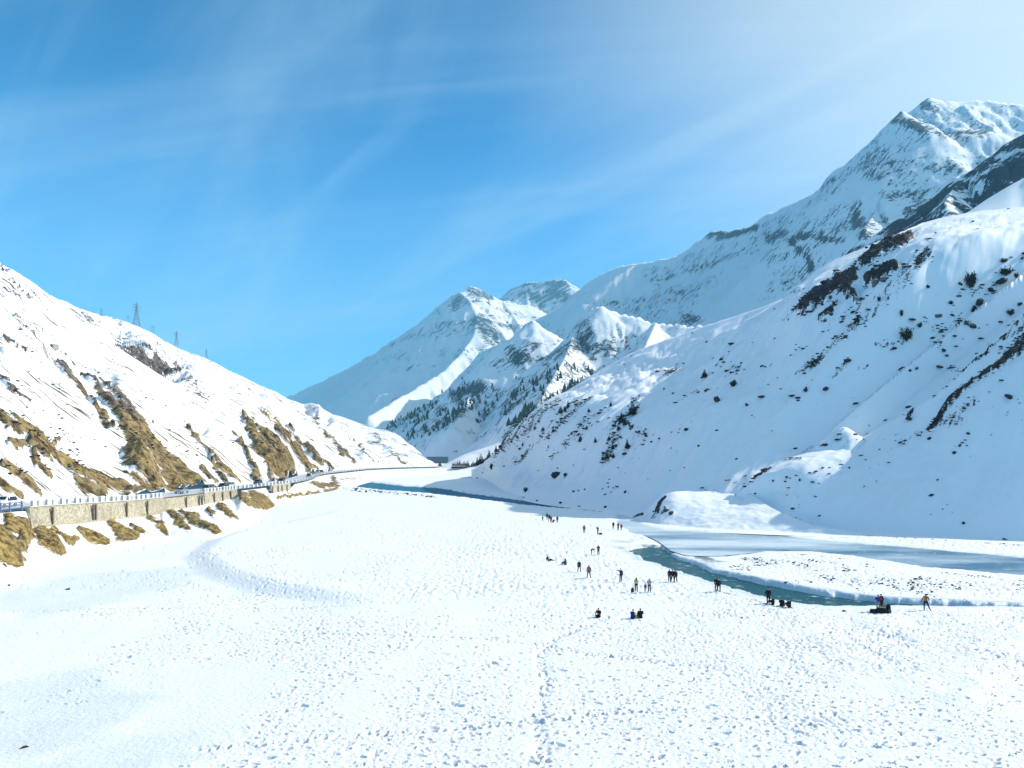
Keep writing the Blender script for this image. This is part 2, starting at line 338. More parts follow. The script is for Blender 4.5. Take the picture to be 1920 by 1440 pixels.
def floor_z(x, y, prints=True):
    x = np.asarray(x, float); y = np.asarray(y, float)
    z = floor_base(x, y)
    wob = 0.9 * fbm(x / 5, y / 5, 3, 71) + 0.7 * fbm(x / 1.3, y / 1.6, 3, 73)
    sdn = poly_sd(x, y, NEAR_RIVER) + wob * 0.55; sdi = poly_sd(x, y, ICE_CHAN) + wob * 0.9; sdf = poly_sd(x, y, FAR_RIVER) + wob * 1.1 - 0.3
    bar = sstep(-16, 0, sdi) * sstep(-25, -2, sdn)                               # gravel bar between the two arms lies low
    z = z * (1 - 0.6 * bar) - 0.26 * bar
    z = z - (z + 1.5) * sstep(-0.55, 0.7, sdn)
    z = z - (z + 0.42) * sstep(-2.6, 1.4, sdi) * (1 - sstep(-0.5, 0.5, sdn))
    z = z - (z + 1.5) * sstep(-1.6, 1.6, sdf)
    if prints:
        zz = z; sel = (y < 262) & (y > 36) & (np.abs(x) < 0.9 * y + 2); X0, Y0 = x, y
        x = x[sel]; y = y[sel]; z = z[sel]; sdn = sdn[sel]; sdi = sdi[sel]
        dens = 0.60 + 1.25 * fbm(x / 11, y / 19, 4, 31)
        dens = dens + 0.25 * sstep(-12, 8, x) - 1.0 * sstep(-14, -20, x) * sstep(60, 52, y + 0.15 * x) - 0.7 * sstep(-30, -55, x)
        dens = np.clip(dens, 0.0, 1.0) * (1 - sstep(150, 260, y)) * (1 - sstep(-4.0, -0.8, np.maximum(sdn, sdi)))
        dens = dens * (1 - 0.75 * sstep(5, 25, sdi + 25) * sstep(95, 110, y))
        fade = 1 + sstep(60, 130, y)                                     # prints seen at a glancing angle further off read larger
        z = z + 0.25 * dimples(x, y, 0.85, 0.24, 0.42, 101, 0.62 * dens, 1.1)
        z = z + 0.16 * dimples(x, y, 0.55, 0.13, 0.5, 151, 0.6 * dens, 1.6)
        z = z + 0.16 * dimples(x, y, 2.1, 0.45, 0.45, 211, 0.45 * dens, 2.0)
        z = z + 0.03 * dens * fbm(x / 0.5, y / 0.5, 3, 219)
        ch = sstep(2, 24, x) * (0.35 + 1.1 * fbm(x / 11, y / 15, 4, 77)) * sstep(40, 48, y) * sstep(84, 79, y)   # heavily trodden ground on the right
        ch = np.clip(ch, 0, 1) * (1 - sstep(-4.0, -0.8, sdn))
        z = z + ch * (0.13 * dimples(x, y, 0.48, 0.24, 0.7, 411, 0.85) + 0.10 * fbm(x / 0.9, y / 0.9, 3, 87) + 0.05 * fbm(x / 2.6, y / 2.6, 2, 88))
        mid_ = np.clip(0.5 + 1.2 * fbm(x / 13, y / 20, 3, 97), 0, 1) * sstep(80, 95, y) * sstep(170, 130, y) * sstep(-22, -5, x) * (1 - sstep(-9.0, -2, np.maximum(sdn, sdi)))
        z = z + mid_ * 0.20 * dimples(x, y, 1.0, 0.5, 0.8, 511, 0.85)
        for line in TRAILS:
            d = seg_dist(x + 0.25 * pn(x / 1.3, y / 1.3, 3), y, line); q = d < 2
            z[q] += np.exp(-d[q]**2 * 2) * (0.27 * dimples(x[q], y[q], 0.55, 0.24, 0.7, 307, 0.85) - 0.07)
        zz = zz.copy(); zz[sel] = z; z = zz
    return z
def gl(pts, w): return [((px - CX) / F * floorY(py), float(floorY(py)), w) for px, py in pts]
TRAILS = [gl([(1018, 1470), (1012, 1400), (1008, 1340), (1022, 1280), (1010, 1225), (1040, 1195), (1150, 1150)], 0.55),
          gl([(380, 1405), (520, 1392), (700, 1378), (880, 1362), (1000, 1352)], 0.5), gl([(1000, 1352), (1100, 1338), (1260, 1330)], 0.5),
          gl([(520, 1186), (700, 1194), (860, 1196), (1000, 1206)], 0.35), gl([(0, 1140), (200, 1133), (420, 1131), (640, 1134)], 0.4),
          gl([(1000, 1206), (1100, 1225), (1220, 1238), (1320, 1250)], 0.9), gl([(850, 1252), (930, 1248)], 0.5)]

def build_floor():
    c1 = np.arange(-40, 1962, 2.1); c0 = np.concatenate([np.linspace(-900, -45, 60), c1, np.linspace(1968, 3000, 60)])
    pys = np.concatenate([np.array([9000, 4500, 2800, 2200, 1900, 1700, 1580, 1520]), np.arange(1490, 1180, -1.0), np.arange(1180, 1020, -1.0), np.arange(1020, 900, -1.2), np.arange(900, 866, -1.5)])
    Yr = floorY(pys); PX, Y = np.meshgrid(c0, Yr); X = (PX - CX) / F * Y
    Z = floor_z(X, Y)
    far = Y > 240
    Z = Z - 0.0 * far
    nr, nc = X.shape; me = np_mesh('valley_floor', np.stack([X, Y, Z], -1).reshape(-1, 3), grid_faces(nr, nc))
    wob = 0.9 * fbm(X / 5, Y / 5, 3, 71)
    sdn = poly_sd(X, Y, NEAR_RIVER); sdi = poly_sd(X, Y, ICE_CHAN)
    ice = np.maximum(0.55 * sstep(-1.8, 0.6, sdi + wob), 0.6 * sstep(-2.4, -0.4, sdn + 0.8 * wob))
    for poly in (GL1, GL2, GL3): ice = np.maximum(ice, 0.32 * sstep(-2.0, 1.2, poly_sd(X, Y, poly) + 3 * wob))
    bar = sstep(-15, -2, sdi) * sstep(-22, -4, sdn) * (Y < 165)
    grav = bar * sstep(-0.1, 0.5, fbm(X / 4, Y / 6, 4, 91)) * (1 - sstep(-0.6, 0.4, np.maximum(sdi, sdn)))
    attr(me, 'ice', ice); attr(me, 'gravel', grav)
    attr(me, 'bed', sstep(0.5, 1.3, np.maximum(sdn + 0.55 * wob, poly_sd(X, Y, FAR_RIVER) + 2 * wob)))
    return obj('valley_floor', me, snow_floor_mat(), kind='structure')
GL1 = gpoly([(-40, 1290), (180, 1250), (255, 1300), (270, 1350), (180, 1400), (-40, 1440)])
GL2 = gpoly([(100, 1405), (330, 1380), (300, 1440), (60, 1460)])
GL3 = gpoly([(-40, 1120), (120, 1070), (330, 1050), (380, 1060), (300, 1090), (60, 1150)])
def snow_floor_mat():
    m, N, L, B = new_mat('trodden_snow'); geo = N.new('ShaderNodeNewGeometry')
    def noise(s, d=5, r=0.6, vec=None):
        n = N.new('ShaderNodeTexNoise'); n.inputs['Scale'].default_value = s; n.inputs['Detail'].default_value = d; n.inputs['Roughness'].default_value = r
        L.new(vec or geo.outputs['Position'], n.inputs['Vector']); return n.outputs['Fac']
    def mix(f, a, b):
        x = N.new('ShaderNodeMix'); x.data_type = 'RGBA'
        for k, v in (('Factor', f), ('A', a), ('B', b)):
            if isinstance(v, tuple): x.inputs[k].default_value = v
            elif isinstance(v, float): x.inputs[k].default_value = v
            else: L.new(v, x.inputs[k])
        return x.outputs['Result']
    at = {}
    for k in ('ice', 'gravel', 'bed'):
        n = N.new('ShaderNodeAttribute'); n.attribute_name = k; at[k] = n.outputs['Fac']
    mp = N.new('ShaderNodeMapping'); mp.inputs['Scale'].default_value = (0.22, 1.0, 1.0); mp.inputs['Rotation'].default_value = (0, 0, 0.35); L.new(geo.outputs['Position'], mp.inputs[0])
    big = noise(0.06, 4)
    snow = mix(big, (0.80, 0.83, 0.86, 1), (0.86, 0.87, 0.88, 1))
    nst = noise(0.55, 6, 0.6, mp.outputs[0])
    icec = mix(nst, (0.33, 0.44, 0.52, 1), (0.70, 0.77, 0.80, 1))
    col = mix(at['ice'], snow, icec)
    g = N.new('ShaderNodeMapRange'); g.inputs['From Min'].default_value = 0.52; g.inputs['From Max'].default_value = 0.60
    ga = N.new('ShaderNodeMath'); ga.operation = 'MULTIPLY_ADD'; L.new(at['gravel'], ga.inputs[0]); ga.inputs[1].default_value = 0.18; L.new(noise(2.2, 5, 0.65), ga.inputs[2])
    L.new(ga.outputs[0], g.inputs['Value']); gm = N.new('ShaderNodeMath'); gm.operation = 'MULTIPLY'; L.new(g.outputs[0], gm.inputs[0]); L.new(at['gravel'], gm.inputs[1])
    col = mix(gm.outputs[0], col, (0.16, 0.18, 0.19, 1))
    col = mix(at['bed'], col, (0.12, 0.16, 0.15, 1))
    L.new(col, B.inputs['Base Color'])
    rr = N.new('ShaderNodeMapRange'); rr.inputs['To Min'].default_value = 0.62; rr.inputs['To Max'].default_value = 0.22; L.new(at['ice'], rr.inputs['Value'])
    L.new(rr.outputs[0], B.inputs['Roughness']); B.inputs['Specular IOR Level'].default_value = 0.3
    b1 = N.new('ShaderNodeBump'); b1.inputs['Strength'].default_value = 0.8; b1.inputs['Distance'].default_value = 0.16; L.new(noise(2.6, 7, 0.7), b1.inputs['Height'])
    L.new(b1.outputs[0], B.inputs['Normal']); return m
def water_mat(name, deep, shallow, ripple, foam, rough=0.22, spec=0.09):
    m, N, L, B = new_mat(name); geo = N.new('ShaderNodeNewGeometry')
    mp = N.new('ShaderNodeMapping'); mp.inputs['Scale'].default_value = (0.45, 1.0, 1.0); mp.inputs['Rotation'].default_value = (0, 0, 0.5); L.new(geo.outputs['Position'], mp.inputs[0])
    n = N.new('ShaderNodeTexNoise'); n.inputs['Scale'].default_value = 1.0; n.inputs['Detail'].default_value = 7; n.inputs['Roughness'].default_value = 0.7; L.new(mp.outputs[0], n.inputs['Vector'])
    n2 = N.new('ShaderNodeTexNoise'); n2.inputs['Scale'].default_value = 0.28; n2.inputs['Detail'].default_value = 3; L.new(geo.outputs['Position'], n2.inputs['Vector'])
    x = N.new('ShaderNodeMix'); x.data_type = 'RGBA'; L.new(n2.outputs['Fac'], x.inputs['Factor']); x.inputs['A'].default_value = (*deep, 1); x.inputs['B'].default_value = (*shallow, 1)
    mr = N.new('ShaderNodeMapRange'); mr.inputs['From Min'].default_value = foam; mr.inputs['From Max'].default_value = foam + 0.05; L.new(n.outputs['Fac'], mr.inputs['Value'])
    y = N.new('ShaderNodeMix'); y.data_type = 'RGBA'; L.new(mr.outputs[0], y.inputs['Factor']); L.new(x.outputs['Result'], y.inputs['A']); y.inputs['B'].default_value = (0.62, 0.74, 0.76, 1)
    L.new(y.outputs['Result'], B.inputs['Base Color']); B.inputs['Roughness'].default_value = rough; B.inputs['IOR'].default_value = 1.33; B.inputs['Specular IOR Level'].default_value = spec
    bp = N.new('ShaderNodeBump'); bp.inputs['Strength'].default_value = ripple; bp.inputs['Distance'].default_value = 0.3; L.new(n.outputs['Fac'], bp.inputs['Height']); L.new(bp.outputs[0], B.inputs['Normal'])
    return m
def ice_mat():
    m, N, L, B = new_mat('grey_river_ice'); geo = N.new('ShaderNodeNewGeometry')
    def nz(sx, sy, rot, d, r=0.6):
        mp = N.new('ShaderNodeMapping'); mp.inputs['Scale'].default_value = (sx, sy, 1); mp.inputs['Rotation'].default_value = (0, 0, rot); L.new(geo.outputs['Position'], mp.inputs[0])
        n = N.new('ShaderNodeTexNoise'); n.inputs['Scale'].default_value = 1.0; n.inputs['Detail'].default_value = d; n.inputs['Roughness'].default_value = r; L.new(mp.outputs[0], n.inputs['Vector']); return n.outputs['Fac']
    big = nz(0.03, 0.09, 0.35, 5); fine = nz(0.5, 1.6, 0.35, 7, 0.7)
    sx = N.new('ShaderNodeSeparateXYZ'); L.new(geo.outputs['Position'], sx.inputs[0])
    wet = N.new('ShaderNodeMapRange'); wet.inputs['From Min'].default_value = 38; wet.inputs['From Max'].default_value = 78; wet.inputs['To Min'].default_value = -0.06; wet.inputs['To Max'].default_value = 0.11; L.new(sx.outputs['X'], wet.inputs['Value'])
    ad = N.new('ShaderNodeMath'); L.new(big, ad.inputs[0]); L.new(wet.outputs[0], ad.inputs[1])
    cr = N.new('ShaderNodeValToRGB'); e = cr.color_ramp.elements; e[0].position = 0.40; e[0].color = (0.62, 0.70, 0.75, 1); e[1].position = 0.68; e[1].color = (0.06, 0.16, 0.26, 1); q = e.new(0.54); q.color = (0.30, 0.41, 0.49, 1); L.new(ad.outputs[0], cr.inputs[0])
    fr = N.new('ShaderNodeMapRange'); fr.inputs['From Min'].default_value = 0.60; fr.inputs['From Max'].default_value = 0.66; L.new(fine, fr.inputs['Value'])
    mx = N.new('ShaderNodeMix'); mx.data_type = 'RGBA'; L.new(fr.outputs[0], mx.inputs['Factor']); L.new(cr.outputs[0], mx.inputs['A']); mx.inputs['B'].default_value = (0.74, 0.80, 0.83, 1); L.new(mx.outputs['Result'], B.inputs['Base Color'])
    B.inputs['Roughness'].default_value = 0.3; B.inputs['Specular IOR Level'].default_value = 0.12
    bp = N.new('ShaderNodeBump'); bp.inputs['Strength'].default_value = 0.3; bp.inputs['Distance'].default_value = 0.08; L.new(fine, bp.inputs['Height']); L.new(bp.outputs[0], B.inputs['Normal']); return m
def water_sheet(name, poly, z, mat, grow=1.6):
    P = np.array(poly); c = []
    A = 0.5 * np.sum(P[:, 0] * np.roll(P[:, 1], -1) - np.roll(P[:, 0], -1) * P[:, 1]); sg = 1 if A > 0 else -1
    for i in range(len(P)):
        e = P[(i + 1) % len(P)] - P[i - 1]; e = e / (np.linalg.norm(e) + 1e-9); c.append(P[i] + sg * grow * np.array([e[1], -e[0]]))
    me = bpy.data.meshes.new(name); idx = list(range(len(c))); idx = idx if A > 0 else idx[::-1]
    me.from_pydata([(p[0], p[1], z) for p in c], [], [idx]); me.update()
    return obj(name, me, mat, kind='structure')
build_floor()
water_sheet('near_river_water', NEAR_RIVER, WATER_Z, water_mat('turquoise_water', (0.010, 0.070, 0.095), (0.022, 0.115, 0.135), 1.0, 0.605))
water_sheet('frozen_river_arm', ICE_CHAN, -0.19, ice_mat(), 0.9)
water_sheet('far_river_water', FAR_RIVER, WATER_Z, water_mat('blue_water', (0.012, 0.115, 0.20), (0.03, 0.17, 0.27), 0.8, 0.70, 0.35, 0.015), 2.2)

CMAP = {}
# ------------------------------------------------------------------ left hill above the road
def dirt(lst): return [(s, l) for s, l in lst]
LEFT_STROKES = [
    (1.0, [(150, 690, 3), (180, 722, 5), (215, 765, 9), (250, 815, 14), (285, 862, 22), (330, 900, 24), (375, 912, 14)]),
    (0.9, [(215, 735, 8), (240, 765, 12), (262, 795, 11), (300, 850, 8), (350, 890, 9)]),
    (0.95, [(245, 855, 14), (262, 890, 20), (285, 910, 20)]),
    (0.9, [(110, 684, 3), (128, 702, 6), (152, 728, 5), (200, 782, 4), (215, 800, 3)]),
    (0.9, [(0, 780, 6), (18, 798, 9), (50, 812, 7), (85, 824, 3)]), (0.95, [(18, 780, 2), (48, 800, 6), (70, 820, 9), (95, 838, 9), (105, 850, 6)]),
    (1.0, [(62, 828, 14), (95, 848, 13), (130, 868, 8), (175, 888, 7), (215, 908, 8), (245, 922, 6)]), (0.9, [(20, 836, 9), (40, 838, 9)]),
    (0.95, [(60, 850, 6), (72, 875, 8), (95, 890, 5)]), (0.95, [(8, 876, 4), (30, 892, 7), (55, 910, 9), (72, 928, 7)]), (0.85, [(0, 905, 5), (15, 922, 7), (40, 936, 5)]),
    (0.9, [(150, 900, 6), (175, 915, 12), (200, 925, 9)]), (0.8, [(120, 862, 4), (140, 885, 4), (155, 905, 5)]), (0.7, [(95, 835, 3), (115, 830, 4)]),
    (0.85, [(0, 702, 4), (20, 722, 4), (58, 752, 2)]), (0.85, [(5, 638, 4), (25, 652, 5), (48, 662, 2)]), (0.7, [(0, 545, 3), (30, 552, 6), (60, 565, 4)]),
    (0.8, [(0, 657, 2), (10, 665, 2)]), (0.75, [(20, 528, 2), (45, 548, 2), (65, 562, 2)]), (0.7, [(95, 535, 2), (112, 552, 2)]), (0.7, [(0, 500, 2), (25, 520, 2)]),
    (0.75, [(30, 598, 9), (45, 615, 11), (65, 628, 9), (85, 618, 5)]), (0.6, [(85, 640, 4), (130, 668, 3), (140, 676, 2)]),
    (0.9, [(222, 624, 5), (245, 636, 9), (270, 648, 10), (295, 664, 9), (318, 678, 6), (335, 678, 4)]), (0.7, [(270, 650, 4), (290, 675, 6), (310, 690, 4)]),
    (0.7, [(330, 694, 5), (355, 705, 4), (372, 718, 3)]), (0.7, [(155, 590, 6), (175, 602, 4)]), (0.6, [(185, 588, 4), (210, 596, 4), (235, 604, 3)]),
    (1.0, [(455, 782, 3), (472, 810, 7), (492, 845, 11), (520, 875, 15), (555, 900, 10)]), (0.9, [(470, 790, 3), (505, 822, 5), (530, 855, 7), (548, 880, 6)]),
    (0.85, [(350, 792, 2), (372, 822, 3), (395, 850, 4), (420, 880, 6), (450, 905, 5)]), (0.85, [(392, 850, 4), (398, 868, 4), (425, 902, 4)]),
    (0.8, [(440, 812, 2), (460, 850, 4), (475, 885, 7), (485, 908, 5)]), (0.8, [(500, 850, 4), (508, 885, 5), (512, 905, 4)]), (0.7, [(380, 878, 6), (405, 900, 5)]),
    (0.9, [(520, 800, 2), (545, 836, 3), (565, 862, 6), (585, 885, 7)]), (0.8, [(485, 765, 2), (520, 798, 3), (545, 820, 2)]), (0.85, [(540, 800, 2), (570, 835, 3), (600, 865, 5), (625, 882, 5)]),
    (0.75, [(590, 790, 2), (612, 815, 3), (640, 845, 4), (665, 870, 2)]), (0.6, [(640, 800, 2), (680, 845, 2), (705, 868, 2)]), (0.55, [(700, 812, 2), (740, 850, 2), (768, 868, 2)]),
    (0.6, [(625, 830, 5), (640, 838, 5)]), (0.6, [(500, 770, 2), (512, 780, 3)]), (0.65, [(360, 735, 2), (385, 742, 2)]), (0.65, [(345, 708, 3), (372, 725, 3)]),
    (0.7, [(250, 920, 8), (300, 925, 5)]), (0.5, [(560, 750, 2), (575, 765, 3), (600, 775, 2)]), (0.6, [(405, 690, 2), (425, 700, 2), (470, 722, 2)]), (0.55, [(480, 722, 1.5), (520, 742, 1.5)])]
def build_left():
    pxs = np.concatenate([np.linspace(-620, -15, 60), np.arange(-10, 822, 2.0)])
    foot = edge_on_cols(pxs, 8.6, 0.0); foot2 = edge_on_cols(pxs, 11.5, 0.35)
    ridge = [(-620, 330, 420), (-300, 400, 430), (0, 497, 450), (60, 530, 470), (110, 560, 520), (150, 579, 560), (190, 593, 600), (235, 604, 650), (270, 618, 700), (330, 652, 850), (386, 672, 1000), (430, 695, 1050),
             (480, 720, 1080), (520, 738, 1080), (545, 750, 1060), (572, 758, 1045), (584, 757, 1040), (598, 760, 1020), (606, 769, 1000), (650, 785, 950), (700, 803, 900), (735, 811, 860), (770, 834, 790), (800, 860, 705), (822, 876, 672)]
    rp, rY = row_at(pxs, ridge)
    def between(f, zf):
        Y = foot2[1] + (rY - foot2[1]) * f; z0 = CZ + (HZ - foot2[0]) / F * foot2[1]; z1 = CZ + (HZ - rp) / F * rY
        return HZ - (z0 + (z1 - z0) * zf - CZ) / Y * F, Y
    back1 = (rp + 30 * rY / 700, rY * 1.12); back2 = (rp + 140, rY * 1.5)
    X, Y, Z, t = loft(pxs, [foot, foot2, between(.12, .17), between(.35, .42), between(.65, .69), (rp, rY)], [back1, back2], 330, 8)
    k = sstep(0.10, 0.35, t) * (1 - 0.75 * sstep(0.82, 1.0, t))
    D = 10 + 0.01 * Y
    Z = Z + k * (3.4 * fbm(X / 55, Y / 75, 4, 3) + 1.3 * fbm(X / 16, Y / 24, 3, 9)) * np.clip(Y / 260, .5, 1.8)
    Z = Z + k * 0.9 * ridged(X / 70, Y / 9, 3, 19) * np.clip(Y / 260, .5, 1.5)
    PX, PY = project(X, Y, Z)
    # terrace scarps that show as blue shade on the upper slope
    for (a, b, w, dz) in (((215, 618), (330, 692), 16, 11), ((95, 655), (205, 712), 12, 4.5), ((185, 770), (200, 790), 9, 2.5), ((330, 775), (380, 800), 10, 4), ((575, 762), (612, 785), 9, 10)):
        d = seg_dist(PX, PY, [(*a, w), (*b, w)]); Z = Z - dz * np.exp(-d * d * 1.2) * (t < 1)
    wx = PX + 9 * fbm(X / 14, Y / 20, 3, 23) ; wy = PY + 9 * fbm(X / 14, Y / 20, 3, 29)
    rock = paint(wx, wy, LEFT_STROKES)
    low = sstep(640, 860, PY); raw = rock; CMAP['left_hill'] = raw * 0.6 + 0.12; rock = np.clip(0.78 * rock + 0.20 * low + 0.10 * fbm(X / 30, Y / 40, 3, 41), 0, 1) * (t <= 1.02) * sstep(0, 0.03, t)
    Z = Z + np.where(t < 1, np.clip(raw - 0.4, 0, 1) * (2.6 * ridged(X / 13, Y / 13, 4, 51) * np.clip(Y / 240, .5, 1.6) + 0.5), 0)
    cx, cy = 270, 880; g = np.exp(-((PX - cx) / 30)**2 - ((PY - cy) / 34)**2)       # craggy earth cliff above the road
    Z = Z + g * (2.0 * ridged(X / 5, Y / 5, 4, 57) + 3.0) * (t < 1)
    tint = np.clip(sstep(690, 800, PY + 0.22 * PX * 0) * 0.95 - 0.5 * np.exp(-(((PX - 245) / 22)**2 + ((PY - 765) / 34)**2)) + 0.3 * fbm(X / 12, Y / 12, 3, 63), 0, 1)
    FRONT['left_hill'] = 330
    return terrain_obj('left_hill', X, Y, Z, terrain_mat('snow_and_dry_grass', (0.035, 0.028, 0.03), (0.17, 0.15, 0.14), (0.36, 0.265, 0.11), 0.0, 20.0, 2.6, amp=0.7, edge=0.04, base=-0.06, bump=1.0, bscale=0.9, spk=1.2, thin=0.115), rock, tint)
build_left()

BANK_STROKES = [(1.0, [(-60, 1010, 22), (0, 1010, 26), (20, 1035, 26), (35, 1052, 14)]), (1.0, [(8, 962, 6), (22, 985, 16), (55, 985, 12), (45, 1020, 14)]), (1.0, [(62, 985, 8), (88, 1010, 17), (108, 1028, 12), (118, 1036, 5)]),
    (0.9, [(100, 990, 5), (122, 1005, 8), (140, 1014, 7)]), (0.95, [(150, 992, 6), (172, 1005, 11), (198, 1014, 8)]), (1.0, [(208, 978, 6), (228, 998, 14), (252, 1008, 10)]), (0.85, [(248, 984, 4), (266, 996, 5)]),
    (0.9, [(280, 972, 5), (300, 985, 8), (312, 998, 4)]), (0.95, [(318, 960, 5), (336, 978, 9), (352, 992, 6)]), (0.95, [(340, 960, 5), (370, 978, 8), (398, 992, 7), (410, 998, 3)]), (0.9, [(392, 955, 4), (400, 965, 5)]),
    (0.95, [(408, 945, 4), (430, 962, 7), (444, 973, 5)]), (0.95, [(442, 925, 6), (470, 940, 10), (500, 950, 9)]), (0.9, [(470, 922, 6), (498, 938, 7), (512, 948, 5)]), (0.8, [(520, 934, 3), (560, 928, 3), (600, 925, 4), (632, 920, 5)]),
    (0.8, [(585, 905, 5), (600, 912, 5), (628, 910, 4)]), (0.8, [(622, 895, 3), (635, 912, 4)]), (0.5, [(640, 898, 2), (675, 897, 2)])]
def wall_drop(px): return np.interp(px, [-600, 30, 48, 60, 300, 305, 372, 385, 442, 452, 498, 504, 542, 552, 800], [0.5, 0.6, 0.7, 3.5, 3.6, 3.1, 3.0, 2.9, 2.5, 0.8, 0.8, 2.6, 2.4, 0.9, 0.9])
def build_bank():
    pxs = np.concatenate([np.linspace(-800, -15, 50), np.arange(-10, 840, 2.0)])
    foot = [(-800, 1290), (-300, 1125), (0, 1070), (50, 1060), (110, 1044), (150, 1024), (205, 1017), (260, 1011), (310, 1004), (405, 1001), (450, 977), (510, 952), (545, 934), (580, 928), (640, 917), (700, 901), (760, 894), (840, 889)]
    fp = pchip(np.array([p[0] for p in foot], float), np.array([p[1] for p in foot], float), pxs)
    fY = floorY(fp + 3, -0.9); f0 = (fp + 3, fY); fm = (fp, floorY(fp, -0.05))
    tp, tY = edge_on_cols(pxs, -0.9, 0.0); tz = CZ + (HZ - tp) / F * tY - wall_drop(pxs); top = (HZ - (tz - CZ) / tY * F, tY)
    lp, lY = edge_on_cols(pxs, 2.0, -0.6)
    lz = np.minimum(CZ + (HZ - lp) / F * lY, tz + 0.15); under = (HZ - (lz - CZ) / lY * F, lY)
    fY2 = np.minimum(fm[1], tY - 1.0); fm = (HZ - (-0.35 - CZ) / fY2 * F, fY2); f0 = (HZ - (-2.3 - CZ) / (fY2 - 3.5) * F, fY2 - 3.5)
    mY = fY2 + (tY - fY2) * 0.45; mz = -0.05 + (tz + 0.05) * 0.62; mid = (HZ - (mz - CZ) / mY * F, mY)
    X, Y, Z, t = loft(pxs, [f0, fm, mid, top], [under], 120, 3)
    k = sstep(0.30, 0.45, t) * (1 - sstep(0.9, 1.0, t)); PX, PY = project(X, Y, Z)
    Z = Z + k * (0.35 * fbm(X / 6, Y / 8, 3, 8) + 0.15 * fbm(X / 2, Y / 2, 3, 18))
    wx = PX + 6 * fbm(X / 5, Y / 7, 3, 23); wy = PY + 5 * fbm(X / 5, Y / 7, 3, 29)
    rock = paint(wx, wy, BANK_STROKES) * sstep(0.2, 0.36, t)
    Z = Z + np.clip(rock - 0.35, 0, 1) * k * (0.55 * ridged(X / 1.6, Y / 2.4, 3, 31) + 0.35)
    rock = np.clip(0.78 * rock + 0.24 * (t > 0.36) + 0.1 * fbm(X / 6, Y / 9, 3, 77), 0, 1) * (t <= 1.0)
    tint = np.clip(0.85 + 0.4 * fbm(X / 5, Y / 5, 3, 3), 0.2, 1)
    FRONT['road_embankment'] = 120
    return terrain_obj('road_embankment', X, Y, Z, terrain_mat('bank_grass', (0.045, 0.035, 0.03), (0.16, 0.13, 0.10), (0.40, 0.29, 0.10), 0.3, 4.0, 1.0, amp=0.6, edge=0.05, base=-0.06, bump=1.0, bscale=2.0, spk=1.2), rock, tint)
build_bank()

# ------------------------------------------------------------------ right slope, its nearer rib, the mound at its foot
FALL_R = math.atan2(0.66, 0.75)
C_STROKES = [(0.95, [(1495, 585, 8), (1520, 568, 15), (1550, 548, 17), (1580, 530, 13), (1600, 520, 10)]), (0.85, [(1570, 520, 8), (1590, 540, 10), (1600, 565, 9)]), (0.95, [(1612, 500, 6), (1640, 478, 12), (1670, 462, 13), (1705, 448, 8)]),
    (0.95, [(1625, 528, 9), (1650, 518, 11), (1682, 508, 6)]), (0.85, [(1540, 600, 5), (1555, 585, 8), (1570, 572, 6)]), (0.5, [(1465, 605, 3), (1478, 596, 4)]),
    (0.56, [(1570, 640, 6), (1640, 575, 14), (1700, 520, 20), (1735, 475, 16), (1745, 455, 8)]), (0.5, [(1480, 705, 4), (1540, 660, 6), (1600, 605, 9), (1650, 560, 9)]), (0.42, [(1440, 690, 3), (1540, 625, 5), (1620, 560, 6)]),
    (0.66, [(1492, 706, 6), (1512, 692, 11), (1530, 680, 8), (1540, 668, 4)]), (0.62, [(1562, 712, 8), (1578, 695, 10), (1590, 672, 5)]), (0.5, [(1610, 690, 6), (1640, 685, 6)]), (0.5, [(1640, 640, 6), (1700, 645, 8)]),
    (0.45, [(1730, 600, 10), (1790, 620, 16), (1800, 560, 14), (1860, 540, 16)]), (0.45, [(1730, 640, 8), (1800, 650, 8)]), (0.4, [(1750, 690, 6), (1800, 690, 6)]),
    (0.55, [(930, 850, 5), (975, 812, 11), (1010, 778, 12), (1050, 750, 6)]), (0.52, [(960, 872, 4), (1020, 815, 10), (1070, 770, 12), (1110, 745, 7)]), (0.5, [(1030, 870, 3), (1070, 820, 7), (1110, 785, 7), (1150, 755, 4)]),
    (0.62, [(1125, 865, 6), (1140, 840, 10), (1160, 805, 13), (1185, 770, 9), (1200, 745, 4)]), (0.6, [(1228, 695, 6), (1250, 700, 8), (1268, 688, 6)]), (0.5, [(1290, 735, 3), (1330, 728, 3)]), (0.5, [(1195, 745, 3), (1240, 735, 3)]),
    (0.5, [(1345, 680, 4), (1370, 660, 4)]), (0.45, [(1365, 700, 8), (1390, 690, 8)]), (0.45, [(1150, 690, 2), (1190, 668, 2), (1260, 640, 2), (1330, 612, 2)]), (0.4, [(1180, 790, 8), (1220, 820, 8)]), (0.5, [(1880, 500, 12), (1920, 480, 14)])]
G_STROKES = [(0.75, [(1400, 908, 3), (1430, 888, 3), (1450, 872, 2)]), (0.6, [(1440, 868, 2), (1500, 862, 2)]), (0.7, [(1488, 828, 3), (1530, 818, 4), (1560, 812, 3)]), (0.72, [(1600, 802, 3), (1640, 788, 3), (1680, 775, 2)]), (0.75, [(1700, 782, 5), (1715, 770, 3)]),
    (0.72, [(1690, 775, 2), (1740, 745, 2.5), (1790, 708, 3), (1840, 668, 3), (1880, 632, 4), (1930, 590, 5)]), (0.85, [(1732, 808, 3), (1752, 788, 6), (1770, 765, 9), (1785, 748, 7), (1830, 715, 4), (1868, 690, 6), (1930, 640, 10)]),
    (0.55, [(1770, 790, 10), (1800, 775, 12), (1830, 755, 8)]), (0.5, [(1690, 830, 5), (1730, 810, 6)]), (0.7, [(1850, 700, 6), (1890, 670, 14), (1930, 640, 22)]), (0.6, [(1880, 640, 5), (1930, 610, 12)]), (0.45, [(1790, 840, 6), (1810, 830, 6)])]
